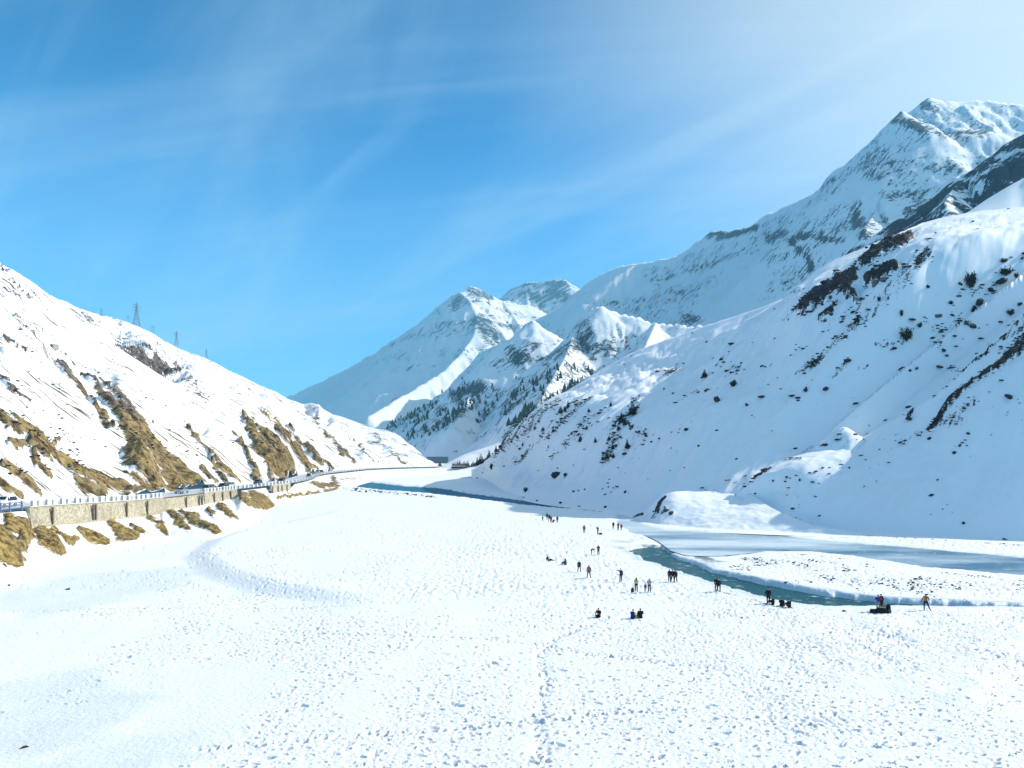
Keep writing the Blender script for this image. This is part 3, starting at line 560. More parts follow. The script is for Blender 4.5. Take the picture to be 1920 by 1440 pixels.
H_STROKES = [(0.75, [(1232, 958, 5), (1238, 942, 5), (1248, 930, 3)]), (0.55, [(1222, 970, 5), (1245, 955, 6), (1262, 962, 5)]), (0.6, [(1262, 922, 2), (1285, 919, 2)]), (0.6, [(1188, 968, 3), (1205, 963, 3)])]
DARK, MIDR, RUST = (0.008, 0.008, 0.012), (0.055, 0.05, 0.052), (0.10, 0.055, 0.04)
def sun_corridor(X, Y, Z):
    """the low saddle through which the sun reaches the shelf at the end of the nearer rib"""
    sx, sy = math.sin(SUN_AZ), math.cos(SUN_AZ); tn = math.tan(SUN_EL); E = []
    for p, q, y in ((1462, 868, 189), (1475, 862, 190), (1500, 852, 192), (1530, 843, 193), (1560, 834, 194), (1605, 827, 193), (1625, 838, 188), (1645, 856, 178)):
        x, y, z = W(p, q, y); E.append((-x * sy + y * sx, x * sx + y * sy, z))
    E = sorted(E); w = np.array([e[0] for e in E]); u = np.array([e[1] for e in E]); h = np.array([e[2] for e in E])
    VW = -X * sy + Y * sx; VU = X * sx + Y * sy; ub = np.interp(VW, w, u); al = np.interp(VW, w, h) + tn * (VU - ub) - 0.25
    ins = sstep(w[0] - 16, w[0] + 1, VW) * sstep(w[-1] + 16, w[-1] - 1, VW) * sstep(-6, 3, VU - ub)
    c = Z - al; Z -= ins * 0.5 * (c + np.sqrt(c * c + 9.0))
def build_right():
    pxs = np.concatenate([np.arange(884, 1940, 2.4), np.linspace(1945, 2700, 70)])
    foot = [(884, 899, 482), (905, 898, 470), (940, 918, 335), (1000, 938, 261), (1100, 951, 228), (1200, 962, 206), (1300, 975, 185), (1400, 982, 176), (1560, 991, 164), (1720, 1003, 151), (1920, 1016, 140), (2300, 1030, 129), (2700, 1042, 121)]
    foot0 = [(p, q + 5, y * 0.97) for p, q, y in foot]
    low = [(884, 893, 486), (905, 888, 478), (940, 880, 362), (1000, 888, 310), (1100, 900, 257), (1200, 895, 232), (1300, 895, 208), (1400, 890, 197), (1560, 880, 186), (1720, 870, 173), (1920, 850, 164), (2300, 830, 152), (2700, 840, 142)]
    mid = [(884, 889, 490), (905, 881, 486), (940, 850, 392), (1000, 820, 345), (1100, 808, 292), (1200, 790, 270), (1300, 775, 250), (1400, 745, 236), (1560, 705, 219), (1720, 660, 205), (1920, 600, 199), (2300, 560, 190), (2700, 580, 180)]
    brk = [(884, 886, 494), (905, 876, 493), (940, 840, 404), (1000, 782, 377), (1060, 764, 345), (1130, 757, 318), (1200, 750, 303), (1290, 735, 290), (1360, 690, 287), (1430, 640, 285), (1500, 580, 270), (1560, 548, 263), (1650, 505, 258), (1720, 478, 250), (1800, 468, 243), (1920, 460, 238), (2300, 450, 232), (2700, 480, 225)]
    ridge = [(884, 884, 498), (905, 873, 500), (920, 858, 450), (940, 834, 410), (960, 815, 402), (1000, 772, 398), (1060, 736, 450), (1130, 692, 460), (1200, 656, 435), (1300, 620, 390), (1430, 576, 345), (1500, 546, 328), (1530, 508, 320), (1600, 474, 310), (1680, 440, 310), (1740, 416, 385), (1800, 402, 392), (1860, 394, 382), (1920, 389, 368), (2300, 372, 335), (2700, 400, 320)]
    fY = row_at(pxs, foot)[1]
    def near(r):
        p, Y = row_at(pxs, r); return p, fY + (Y - fY) * (1 - 0.17 * sstep(950, 1030, pxs))
    rp, rY = row_at(pxs, ridge)
    X, Y, Z, t = loft(pxs, [foot0, foot, near(low), near(mid), near(brk), (rp, rY)], [(rp + 25, rY * 1.12), (rp + 190, rY * 1.5)], 260, 8)
    k = sstep(0.20, 0.34, t) * (1 - 0.8 * sstep(0.88, 1.0, t))
    Z = Z + k * (1.9 * fbm(X / 42, Y / 42, 4, 103) + 0.45 * fbm(X / 11, Y / 11, 3, 109))
    ca, sa = math.cos(FALL_R), math.sin(FALL_R); U = X * ca + Y * sa; V = -X * sa + Y * ca
    Z = Z + k * (1.1 * ridged(U / 80, V / 15, 4, 119) + 0.35 * ridged(U / 22, V / 5, 3, 121))
    PX, PY = project(X, Y, Z)
    bn = sstep(0.78, 0.84, t) * sstep(1.0, 0.96, t) * sstep(1030, 1080, PX) * sstep(1460, 1380, PX)
    Z = Z + bn * (1.5 * fbm(X / 15, Y / 30, 3, 171) + 0.5 * fbm(X / 5, Y / 9, 3, 173))
    sun_corridor(X, Y, Z); PX, PY = project(X, Y, Z)  # slope lowered along the sun's path only to light the rib's shelf
    wx = PX + 7 * fbm(X / 12, Y / 12, 3, 123); wy = PY + 7 * fbm(X / 12, Y / 12, 3, 129)
    rock = paint(wx, wy, C_STROKES) * (t <= 1.02)
    Z = Z + np.clip(rock - 0.55, 0, 1) * (4.2 * ridged(X / 9, Y / 9, 4, 151) + 1.0) * (t < 1.0)
    CMAP['right_slope'] = rock; rock = np.clip(0.76 * rock + (0.07 * fbm(X / 25, Y / 25, 3, 141) + 0.07) * sstep(0.3, 0.4, t), 0, 1) * (t <= 1.0)
    tint = np.clip(0.35 + 0.7 * fbm(X / 9, Y / 9, 3, 163), 0, 1)
    FRONT['right_slope'] = 260
    terrain_obj('right_slope', X, Y, Z, terrain_mat('snow_and_dark_rock', DARK, MIDR, RUST, FALL_R, 5.0, 1.5, amp=0.6, edge=0.05, base=-0.07, bump=0.8, bscale=0.9, spk=0.8, thin=-0.02), rock, tint)
    # the nearer rib
    pxs = np.concatenate([np.arange(1380, 1940, 2.4), np.linspace(1945, 2700, 60)])
    foot = [(1380, 984, 173), (1440, 988, 168), (1500, 991, 164), (1560, 995, 159.5), (1720, 1003, 150), (1920, 1016, 139.5), (2300, 1030, 128), (2700, 1042, 120)]
    low = [(1380, 945, 182), (1440, 930, 178), (1500, 925, 172), (1560, 925, 169), (1720, 915, 160), (1920, 900, 150), (2300, 880, 139), (2700, 880, 131)]
    front = [(1380, 930, 184), (1440, 889, 181), (1500, 872, 178), (1560, 872, 177), (1600, 873, 175.5), (1650, 860, 173), (1720, 835, 171), (1800, 790, 168), (1920, 720, 166), (2300, 640, 158), (2700, 640, 150)]
    crest = [(1380, 926, 187), (1400, 912, 188), (1430, 891, 188.5), (1470, 864, 190), (1500, 852, 192), (1560, 834, 194), (1605, 826, 193), (1640, 806, 187), (1700, 774, 183), (1760, 735, 180), (1800, 702, 180), (1860, 642, 182), (1920, 588, 184), (2000, 530, 184), (2300, 440, 182), (2700, 440, 178)]
    rp, rY = row_at(pxs, crest)
    X, Y, Z, t = loft(pxs, [[(p, q + 6, y * .97) for p, q, y in foot], foot, low, front, (rp, rY)], [(rp + 14, rY * 1.05), (rp + 200, rY * 1.3)], 210, 8)
    k = sstep(0.24, 0.4, t) * (1 - 0.85 * sstep(0.85, 1.0, t))
    Z = Z + k * (0.9 * fbm(X / 26, Y / 26, 4, 203) + 0.3 * fbm(X / 7, Y / 7, 3, 209))
    U = X * ca + Y * sa; V = -X * sa + Y * ca; Z = Z + k * 0.35 * ridged(U / 60, V / 12, 3, 219)
    PX, PY = project(X, Y, Z); wx = PX + 7 * fbm(X / 9, Y / 9, 3, 223); wy = PY + 7 * fbm(X / 9, Y / 9, 3, 229)
    rock = paint(wx, wy, G_STROKES) * (t <= 1.05)
    Z = Z + np.clip(rock - 0.5, 0, 1) * (1.8 * ridged(X / 4, Y / 4, 4, 251) + 0.5) * (t < 1.0)
    CMAP['right_rib'] = rock; rock = np.clip(0.8 * rock + 0.06 * (t > .3), 0, 1); tint = np.clip(0.4 + 0.8 * fbm(X / 7, Y / 7, 3, 263), 0, 1)
    FRONT['right_rib'] = 210
    terrain_obj('right_rib', X, Y, Z, terrain_mat('snow_and_rust_rock', DARK, MIDR, RUST, FALL_R, 4.0, 1.2, amp=0.55, edge=0.05, base=-0.10, bump=0.8, bscale=1.0, spk=0.8), rock, tint)
    # the mound
    pxs = np.arange(1170, 1620, 2.4)
    foot = [(1170, 968, 199), (1200, 972, 190), (1240, 986, 172), (1300, 992, 165), (1400, 996, 158), (1500, 1000, 154), (1620, 1004, 150)]
    low = [(1170, 966, 202), (1200, 967, 194), (1240, 962, 180), (1300, 962, 174), (1400, 968, 167), (1500, 988, 156.5), (1620, 1001, 151)]
    crest = [(1170, 965, 204), (1200, 962, 197), (1222, 948, 190), (1240, 930, 187), (1262, 922, 187), (1290, 920, 189), (1340, 920, 190), (1385, 918, 190), (1405, 926, 181), (1440, 948, 171), (1480, 968, 163), (1540, 987, 156), (1620, 999, 152)]
    rp, rY = row_at(pxs, crest)
    X, Y, Z, t = loft(pxs, [[(p, q + 5, y * .975) for p, q, y in foot], foot, low, (rp, rY)], [(rp + 8, rY * 1.03), (rp + 60, rY * 1.12)], 80, 6)
    k = sstep(0.3, 0.5, t) * (1 - 0.8 * sstep(0.85, 1.0, t)); Z = Z + k * (0.35 * fbm(X / 8, Y / 8, 4, 303) + 0.1 * fbm(X / 2, Y / 2, 2, 305))
    PX, PY = project(X, Y, Z); rock = paint(PX + 3 * fbm(X / 4, Y / 4, 2, 3), PY + 3 * fbm(X / 4, Y / 4, 2, 4), H_STROKES)
    FRONT['snow_mound'] = 80
    terrain_obj('snow_mound', X, Y, Z, terrain_mat('mound_snow', DARK, MIDR, RUST, FALL_R, 2.5, 1.0, amp=0.5, base=-0.03, bump=0.7, bscale=1.0, spk=0.2), rock)
build_right()

# ------------------------------------------------------------------ far mountains: aretes and the faces that fall from them
def ridge_field(X, Y, ridges, seed, warp, wl, rough):
    q = rough
    Xw = X + warp * fbm(X / wl, Y / wl, 4, seed); Yw = Y + warp * fbm(X / wl, Y / wl, 4, seed + 50)
    H = np.full(X.shape, -1e4); D = np.zeros(X.shape)
    S = np.zeros(X.shape); s0 = 0.0
    for slope, line in ridges:
        A = np.array(line, float); cs = np.concatenate([[0], np.cumsum(np.hypot(np.diff(A[:, 0]), np.diff(A[:, 1])))]); m_ = max(3, int(cs[-1] / 7)); cq = np.linspace(0, cs[-1], m_)
        A = np.stack([np.interp(cq, cs, A[:, k]) for k in range(3)], 1); o_ = seed * 7.3 + s0 * .01
        A[1:-1, 1] += (3.0 * pn(cq / 23 + o_, cq * 0 + .3, seed + 3) + 2.0 * np.abs(pn(cq / 9 + o_, cq * 0 + .7, seed + 4)) - .6)[1:-1]
        P = [W(*p) for p in A]
        for (ax, ay, az), (bx, by, bz) in zip(P[:-1], P[1:]):
            ex, ey = bx - ax, by - ay; l2 = ex * ex + ey * ey + 1e-9
            def at(xx, yy):
                tt = np.clip(((xx - ax) * ex + (yy - ay) * ey) / l2, 0, 1); return tt, np.hypot(xx - ax - tt * ex, yy - ay - tt * ey)
            t0, d0 = at(X, Y); b = np.clip(d0 / (3 * warp), 0, 1)
            tt, d = at(X + (Xw - X) * b, Y + (Yw - Y) * b)
            h = az + (bz - az) * tt - slope * d * (1.12 - 0.12 * np.clip(d / 800, 0, 1.0))
            up = h > H; H = np.where(up, h, H); D = np.where(up, d, D); S = np.where(up, s0 + math.sqrt(l2) * tt, S)
            s0 += math.sqrt(l2)
    g = sstep(0, q * 4, D)
    rib = ridged(S / (q * 4.5) + 0.5 * fbm(X / (q * 9), Y / (q * 9), 2, seed + 33), D / (q * 40), 3, seed + 31, 0.55)
    H = H + sstep(q * 0.3, q * 5, D) * (1 - 0.6 * sstep(q * 22, q * 45, D)) * q * 0.75 * (rib - 0.7)
    H = H + g * q * (0.6 * ridged(X / (q * 12), Y / (q * 12), 3, seed + 7, 0.45) - 0.4) + (0.45 + 0.55 * g) * q * (0.17 * fbm(X / (q * 1.6), Y / (q * 1.6), 4, seed + 17) + 0.22 * (ridged(X / (q * 3.2), Y / (q * 3.2), 3, seed + 27) - 0.6))
    return H, D
def build_far(name, pxs, Y0, Y1, nrow, ridges, mat, seed, warp, wl, rough, rockf, zmin=-6.0):
    Yr = np.linspace(Y0, Y1, nrow); PX, Y = np.meshgrid(pxs, Yr); X = (PX - CX) / F * Y
    H, D = ridge_field(X, Y, ridges, seed, warp, wl, rough); Z = np.maximum(H, zmin)
    P, Q = project(X, Y, Z)
    gy, gx = np.gradient(Z); dx = np.gradient(X, axis=1); dy = np.gradient(Y, axis=0); sl = np.hypot(gx / dx, gy / dy)
    rock, tint = rockf(X, Y, Z, P, Q, sl, D)
    return terrain_obj(name, X, Y, Z, mat, rock, tint)
WOOD = [(1, [(728, 803, 7), (780, 782, 14), (830, 765, 13), (860, 755, 9)]), (1, [(770, 818, 7), (820, 798, 12), (870, 768, 11), (920, 742, 7)]), (.55, [(850, 738, 10), (895, 728, 12)]), (.8, [(900, 792, 6), (918, 762, 9), (930, 730, 7)]), (.7, [(945, 775, 8), (962, 748, 10)]), (1, [(935, 835, 6), (965, 800, 7), (1000, 770, 8), (1040, 746, 8), (1085, 722, 6), (1105, 710, 4)]), (.5, [(1030, 712, 5), (1090, 690, 6)]), (.35, [(980, 735, 20), (1060, 700, 20)]), (.5, [(660, 790, 6), (740, 770, 8)]), (.3, [(800, 740, 15), (880, 700, 10)])]
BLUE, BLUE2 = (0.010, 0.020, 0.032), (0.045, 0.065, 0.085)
def rock_main(X, Y, Z, P, Q, sl, D):
    st = fbm(X / 400, Z / 42, 4, 5) ; r = 0.31 + 0.14 * sstep(0.8, 1.5, sl) + 0.15 * st + 0.06 * fbm(X / 60, Y / 60, 3, 6)
    r = r + paint(P + 8 * fbm(X / 80, Z / 60, 3, 9), Q + 8 * fbm(X / 80, Z / 60, 3, 19), MAIN_STROKES) - 0.3 * paint(P, Q, MAIN_SNOW)
    return np.clip(r, 0, 1), np.zeros(X.shape)
MAIN_STROKES = [(0.35, [(1330, 440, 8), (1380, 432, 9), (1415, 425, 6)]), (0.16, [(1600, 400, 12), (1620, 430, 14), (1640, 450, 10)]), (0.22, [(1500, 440, 6), (1580, 450, 6)]), (0.3, [(1488, 445, 4), (1500, 475, 4), (1520, 500, 5)]),
    (0.25, [(1680, 215, 12), (1700, 225, 8), (1770, 258, 8), (1850, 250, 6)]), (0.25, [(1735, 195, 10), (1760, 200, 6)]), (0.07, [(1640, 300, 30), (1700, 380, 40)]), (0.25, [(1285, 590, 10), (1320, 600, 10)]), (0.2, [(1440, 450, 8), (1470, 440, 8)])]
MAIN_SNOW = [(1, [(1600, 340, 10), (1640, 380, 12), (1680, 400, 10)]), (1, [(1400, 520, 30), (1340, 580, 30)]), (0.8, [(1120, 530, 20), (1180, 530, 24)]), (0.8, [(1040, 590, 14), (1080, 600, 20)])]
def build_mountains():
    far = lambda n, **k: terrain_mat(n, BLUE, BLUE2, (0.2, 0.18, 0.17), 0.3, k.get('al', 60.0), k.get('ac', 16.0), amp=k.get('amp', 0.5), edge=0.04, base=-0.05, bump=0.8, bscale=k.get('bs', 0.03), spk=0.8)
    yc = lambda p: 3500 - 1550 * (p - 985) / 705.0
    def cr(pts, k=1.0): return [(p, q, yc(p) * k) for p, q in pts]
    main = [(1.0, cr([(900, 660), (985, 625), (1000, 602), (1050, 576), (1080, 548), (1110, 523), (1140, 508), (1170, 498), (1195, 493), (1240, 486), (1270, 480), (1310, 452), (1335, 434), (1380, 429), (1420, 425), (1428, 406), (1500, 376), (1580, 331), (1620, 276), (1660, 241), (1690, 206)])),
            (1.0, [(1690, 206, 1950), (1712, 224, 1940), (1770, 256, 1890), (1810, 238, 1900), (1870, 250, 1850), (2000, 300, 1750), (2300, 330, 1600)]),
            (0.88, [(1700, 214, 2500), (1740, 184, 2550), (1790, 191, 2550), (1850, 188, 2550), (1920, 196, 2500), (2100, 190, 2450), (2500, 240, 2300)]),
            (0.98, [(1428, 406, 2526), (1450, 460, 2300), (1420, 540, 2000), (1350, 620, 1700)]), (0.98, [(1580, 331, 2190), (1570, 400, 1980), (1540, 470, 1780)]), (1.0, [(1660, 241, 2015), (1672, 300, 1900), (1660, 370, 1750), (1620, 430, 1600)]),
            (1.0, [(1195, 493, 3040), (1150, 520, 2975), (1118, 552, 2925)]), (1.0, [(1270, 480, 2873), (1228, 512, 2800), (1195, 560, 2745)]), (1.0, [(1110, 523, 3225), (1080, 558, 3170), (1055, 600, 3115)]),
            (1.0, [(1335, 434, 2730), (1295, 498, 2640), (1262, 560, 2570)]), (1.0, [(1050, 576, 3357), (1022, 605, 3310)]), (1.0, [(1500, 376, 2368), (1462, 450, 2270), (1430, 520, 2190)])]
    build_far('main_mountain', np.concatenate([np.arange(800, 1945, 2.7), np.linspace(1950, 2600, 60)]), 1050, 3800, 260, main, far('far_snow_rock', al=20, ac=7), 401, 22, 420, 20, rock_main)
    spur = [(0.92, [(600, 870, 2560), (640, 850, 2500), (690, 821, 2400), (725, 800, 2330), (790, 760, 2200), (860, 717, 2080), (905, 681, 2000), (955, 641, 1920), (983, 608, 1880), (1000, 600, 1870), (1040, 628, 1900), (1100, 660, 1950)]),
            (0.95, [(1030, 680, 1750), (1062, 642, 1720), (1085, 602, 1690), (1105, 579, 1670), (1130, 573, 1650), (1160, 586, 1640), (1230, 605, 1600), (1330, 612, 1540), (1430, 600, 1480)]),
            (0.9, [(905, 681, 2000), (885, 735, 1750), (850, 800, 1450)]), (0.92, [(1085, 602, 1690), (1060, 670, 1450), (1005, 765, 1120)]), (0.9, [(1230, 605, 1600), (1200, 670, 1300), (1150, 720, 1000)])]
    def rock_spur(X, Y, Z, P, Q, sl, D):
        wd = paint(P, Q, WOOD)
        r = 0.33 + 0.14 * sstep(0.8, 1.5, sl) + 0.14 * fbm(X / 300, Z / 40, 4, 8)
        r = r + paint(P + 6 * fbm(X / 60, Z / 50, 3, 9), Q + 6 * fbm(X / 60, Z / 50, 3, 19), [(0.12, [(1110, 580, 12), (1095, 620, 18), (1080, 650, 14)]), (0.1, [(1060, 660, 10), (1020, 690, 10)]), (0.2, [(860, 740, 14), (900, 725, 14)]), (0.2, [(955, 655, 10), (975, 665, 12), (1000, 650, 10)])]) + 0.16 * wd
        return np.clip(r, 0, 1), np.zeros(X.shape)
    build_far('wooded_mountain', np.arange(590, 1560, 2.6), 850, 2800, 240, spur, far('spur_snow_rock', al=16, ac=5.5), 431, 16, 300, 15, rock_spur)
    peak = [(0.95, [(470, 778, 6750), (540, 742, 6400), (600, 716, 6150), (650, 692, 5900), (700, 662, 5650), (740, 640, 5480), (775, 612, 5320), (810, 588, 5150), (850, 552, 4950), (862, 546, 4900)]), (1.0, [(850, 552, 4950), (868, 546, 4880), (882, 536, 4950), (905, 545, 5050), (940, 562, 5200), (1000, 575, 5400), (1100, 640, 5600)]),
            (0.98, [(862, 547, 4880), (880, 562, 4720), (893, 590, 4580), (890, 625, 4400), (868, 660, 4200), (840, 690, 4000), (770, 735, 3650), (690, 780, 3200)]), (0.95, [(882, 536, 4950), (905, 580, 4780), (940, 620, 4550), (960, 660, 4300)]), (0.95, [(940, 562, 5200), (965, 595, 4980), (980, 620, 4750)])]
    def rock_peak(X, Y, Z, P, Q, sl, D):
        r = 0.36 + 0.14 * sstep(0.8, 1.5, sl) + 0.15 * fbm(X / 900, Z / 70, 4, 8) - 0.22 * sstep(4300, 3600, Y) - 0.2 * sstep(640, 700, Q) * sstep(760, 700, P)
        r = r + paint(P, Q, [(0.25, [(900, 600, 14), (920, 630, 16)]), (0.22, [(880, 540, 8), (920, 555, 8)]), (0.2, [(860, 560, 8), (850, 580, 8)])]); return np.clip(r, 0, 1), np.zeros(X.shape)
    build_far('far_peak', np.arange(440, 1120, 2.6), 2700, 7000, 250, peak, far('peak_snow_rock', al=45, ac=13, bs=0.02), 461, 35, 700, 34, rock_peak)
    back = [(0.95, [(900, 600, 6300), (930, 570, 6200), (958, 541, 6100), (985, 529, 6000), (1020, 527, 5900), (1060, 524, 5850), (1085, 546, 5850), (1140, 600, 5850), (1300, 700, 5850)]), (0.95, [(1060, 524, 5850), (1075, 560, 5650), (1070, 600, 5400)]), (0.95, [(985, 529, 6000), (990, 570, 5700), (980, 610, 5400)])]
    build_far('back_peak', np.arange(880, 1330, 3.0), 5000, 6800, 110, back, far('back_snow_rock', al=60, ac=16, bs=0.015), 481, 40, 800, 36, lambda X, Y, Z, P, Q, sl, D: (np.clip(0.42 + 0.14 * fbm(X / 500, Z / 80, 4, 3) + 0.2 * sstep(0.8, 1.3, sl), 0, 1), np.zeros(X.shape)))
    dark = [(0.95, [(1440, 640, 800), (1490, 585, 800), (1512, 525, 800), (1545, 498, 820), (1590, 476, 840), (1650, 432, 850), (1680, 410, 850), (1700, 402, 850), (1750, 372, 850), (1780, 345, 850), (1830, 312, 850), (1880, 272, 850), (1920, 248, 850), (2050, 170, 850), (2400, 90, 830), (2700, 60, 800)]),
            (0.95, [(1800, 335, 850), (1770, 380, 760)])]
    def rock_dark(X, Y, Z, P, Q, sl, D):
        r = 0.60 + 0.30 * fbm(X / 34, Y / 34, 5, 13) + 0.14 * fbm(X / 60, Z / 7 + X / 40, 4, 14) + 0.12 * sstep(0.8, 1.4, sl) - 0.40 * sstep(1560, 1500, P); return np.clip(r, 0, 1), np.zeros(X.shape)
    build_far('dark_ridge', np.concatenate([np.arange(1430, 1945, 2.6), np.linspace(1950, 2700, 50)]), 480, 1150, 190, dark, terrain_mat('blue_black_rock', (0.006, 0.016, 0.028), (0.03, 0.05, 0.07), RUST, 0.2, 16.0, 4.0, amp=0.6, edge=0.04, base=-0.06, bump=0.9, bscale=0.12, spk=0.7), 501, 12, 110, 11, rock_dark)
    # smooth snow slope in front of the dark ridge
    pxs = np.concatenate([np.arange(1740, 1945, 4.0), np.linspace(1950, 2700, 40)])
    crest = [(1740, 430, 470), (1780, 414, 475), (1812, 399, 480), (1850, 374, 490), (1890, 350, 495), (1920, 334, 500), (2050, 260, 500), (2400, 180, 480), (2700, 200, 460)]
    rp, rY = row_at(pxs, crest)
    X, Y, Z, t = loft(pxs, [(rp * 0 + 640, rY * 0.80), (rp * .5 + 240, rY * 0.9), (rp, rY)], [(rp + 30, rY * 1.1), (rp + 200, rY * 1.4)], 40, 6)
    Z = Z + (0.9 * fbm(X / 40, Y / 40, 3, 7)) * (1 - 0.7 * sstep(0.8, 1, t))
    terrain_obj('upper_snow_slope', X, Y, Z, MOUND, np.clip(0.1 + 0.1 * fbm(X / 20, Y / 20, 3, 4), 0, 1))
    # moraine at the end of the valley
    pxs = np.arange(770, 1030, 2.0)
    crest = [(770, 893, 760), (805, 882, 770), (830, 872, 790), (850, 862, 800), (870, 852, 810), (900, 842, 815), (930, 832, 820), (960, 821, 820), (1030, 800, 820)]
    foot = [(770, 896, 640), (805, 889, 640), (850, 888, 640), (900, 886, 640), (960, 884, 640), (1030, 884, 640)]
    mid = [(770, 894, 700), (805, 885, 705), (850, 868, 745), (870, 862, 745), (900, 856, 745), (930, 848, 745), (960, 842, 745), (1030, 835, 745)]
    rp, rY = row_at(pxs, crest)
    X, Y, Z, t = loft(pxs, [[(p, q + 3, y * .97) for p, q, y in foot], foot, mid, (rp, rY)], [(rp + 4, rY * 1.04), (rp + 40, rY * 1.15)], 60, 6)
    Z = Z + sstep(.3, .5, t) * (1 - .8 * sstep(.85, 1, t)) * (1.2 * fbm(X / 25, Y / 25, 4, 11))
    terrain_obj('valley_end_moraine', X, Y, Z, MOUND, np.clip(0.12 + 0.12 * fbm(X / 14, Y / 14, 3, 4), 0, 1))
MOUND = bpy.data.materials['mound_snow']
build_mountains()

# ------------------------------------------------------------------ mesh builder for objects
def stand(px, py):
    z = 0.0
    for _ in range(4):
        Y = float(floorY(py, z)); x = (px - CX) / F * Y; z = 0.5 * z + 0.5 * float(floor_z(np.array([x]), np.array([Y]), False)[0])
    return x, Y, z
class MB:
    def __init__(s): s.v = []; s.f = []
    def add(s, v, f):
        n = len(s.v); s.v += [tuple(p) for p in v]; s.f += [tuple(i + n for i in q) for q in f]; return s
    def box(s, c, d, rz=0.0, taper=1.0):
        x, y, z = d[0] / 2, d[1] / 2, d[2] / 2; ca, sa = math.cos(rz), math.sin(rz); v = []
        for k, (sx, sy, sz) in enumerate([(-1, -1, -1), (1, -1, -1), (1, 1, -1), (-1, 1, -1), (-1, -1, 1), (1, -1, 1), (1, 1, 1), (-1, 1, 1)]):
            q = taper if sz > 0 else 1.0; px, py = sx * x * q, sy * y * q
            v.append((c[0] + px * ca - py * sa, c[1] + px * sa + py * ca, c[2] + sz * z))
        return s.add(v, [(0, 3, 2, 1), (4, 5, 6, 7), (0, 1, 5, 4), (1, 2, 6, 5), (2, 3, 7, 6), (3, 0, 4, 7)])
    def tube(s, p, q, r0, r1=None, n=6):
        p = Vector(p); q = Vector(q); r1 = r0 if r1 is None else r1; d = (q - p)
        if d.length < 1e-6: return s
        d.normalize(); a = d.orthogonal().normalized(); b = d.cross(a); v = []
        for c, r in ((p, r0), (q, r1)):
            for i in range(n): t = 6.28318 * i / n; v.append(c + a * (r * math.cos(t)) + b * (r * math.sin(t)))
        f = [(i, (i + 1) % n, n + (i + 1) % n, n + i) for i in range(n)] + [tuple(range(n))[::-1], tuple(range(n, 2 * n))]
        return s.add(v, f)
    def prism(s, prof, x0, x1, t0=1.0, axis='x'):
        """closed profile (y, z) swept along x"""
        n = len(prof); v = [(x0, y, z) for y, z in prof] + [(x1, y, z) for y, z in prof]
        return s.add(v, [(i, (i + 1) % n, n + (i + 1) % n, n + i) for i in range(n)] + [tuple(range(n))[::-1], tuple(range(n, 2 * n))])
    def mesh(s, name, mat=None, smooth=False):
        me = bpy.data.meshes.new(name); me.from_pydata(s.v, [], s.f); me.update()
        if smooth: me.polygons.foreach_set('use_smooth', [True] * len(me.polygons))
        if mat: me.materials.append(mat)
        return me
    def build(s, name, mat, parent=None, smooth=False): return obj(name, s.mesh(name, mat, smooth), None, parent)

def rock_mesh(name, seed, mat, sub=2, flat=0.75, cap=None, chips=13):
    """angular boulder about 1 m across, sitting on z = 0 and a little sunk"""
    rs = np.random.RandomState(seed); t = (1 + 5**.5) / 2
    v = np.array([(-1, t, 0), (1, t, 0), (-1, -t, 0), (1, -t, 0), (0, -1, t), (0, 1, t), (0, -1, -t), (0, 1, -t), (t, 0, -1), (t, 0, 1), (-t, 0, -1), (-t, 0, 1)], float)
    f = [(0, 11, 5), (0, 5, 1), (0, 1, 7), (0, 7, 10), (0, 10, 11), (1, 5, 9), (5, 11, 4), (11, 10, 2), (10, 7, 6), (7, 1, 8), (3, 9, 4), (3, 4, 2), (3, 2, 6), (3, 6, 8), (3, 8, 9), (4, 9, 5), (2, 4, 11), (6, 2, 10), (8, 6, 7), (9, 8, 1)]
    v = list(v / np.linalg.norm(v[0]))
    for _ in range(sub):
        cache = {}; nf = []
        def midp(a, b):
            k = (min(a, b), max(a, b))
            if k not in cache: q = v[a] + v[b]; v.append(q / np.linalg.norm(q)); cache[k] = len(v) - 1
            return cache[k]
        for a, b, c in f:
            ab, bc, ca = midp(a, b), midp(b, c), midp(c, a); nf += [(a, ab, ca), (b, bc, ab), (c, ca, bc), (ab, bc, ca)]
        f = nf
    v = np.array(v); r = np.ones(len(v))
    for _ in range(chips):                                             # chip flat facets off the ball
        n = rs.randn(3); n /= np.linalg.norm(n); h = 0.38 + 0.45 * rs.rand(); d = v @ n
        r = np.minimum(r, np.where(d > 0.05, h / np.maximum(d, 0.05), 9))
    v = v * r[:, None] * (1 + 0.05 * rs.randn(len(v)))[:, None] * 0.55
    v[:, 2] = v[:, 2] * flat + 0.25
    me = bpy.data.meshes.new(name); me.from_pydata([tuple(p) for p in v], [], f); me.update(); me.materials.append(mat)
    if cap:
        me.materials.append(cap)
        for p in me.polygons:
            if p.normal.z > 0.62 and p.center.z > 0.35: p.material_index = 1
    return me

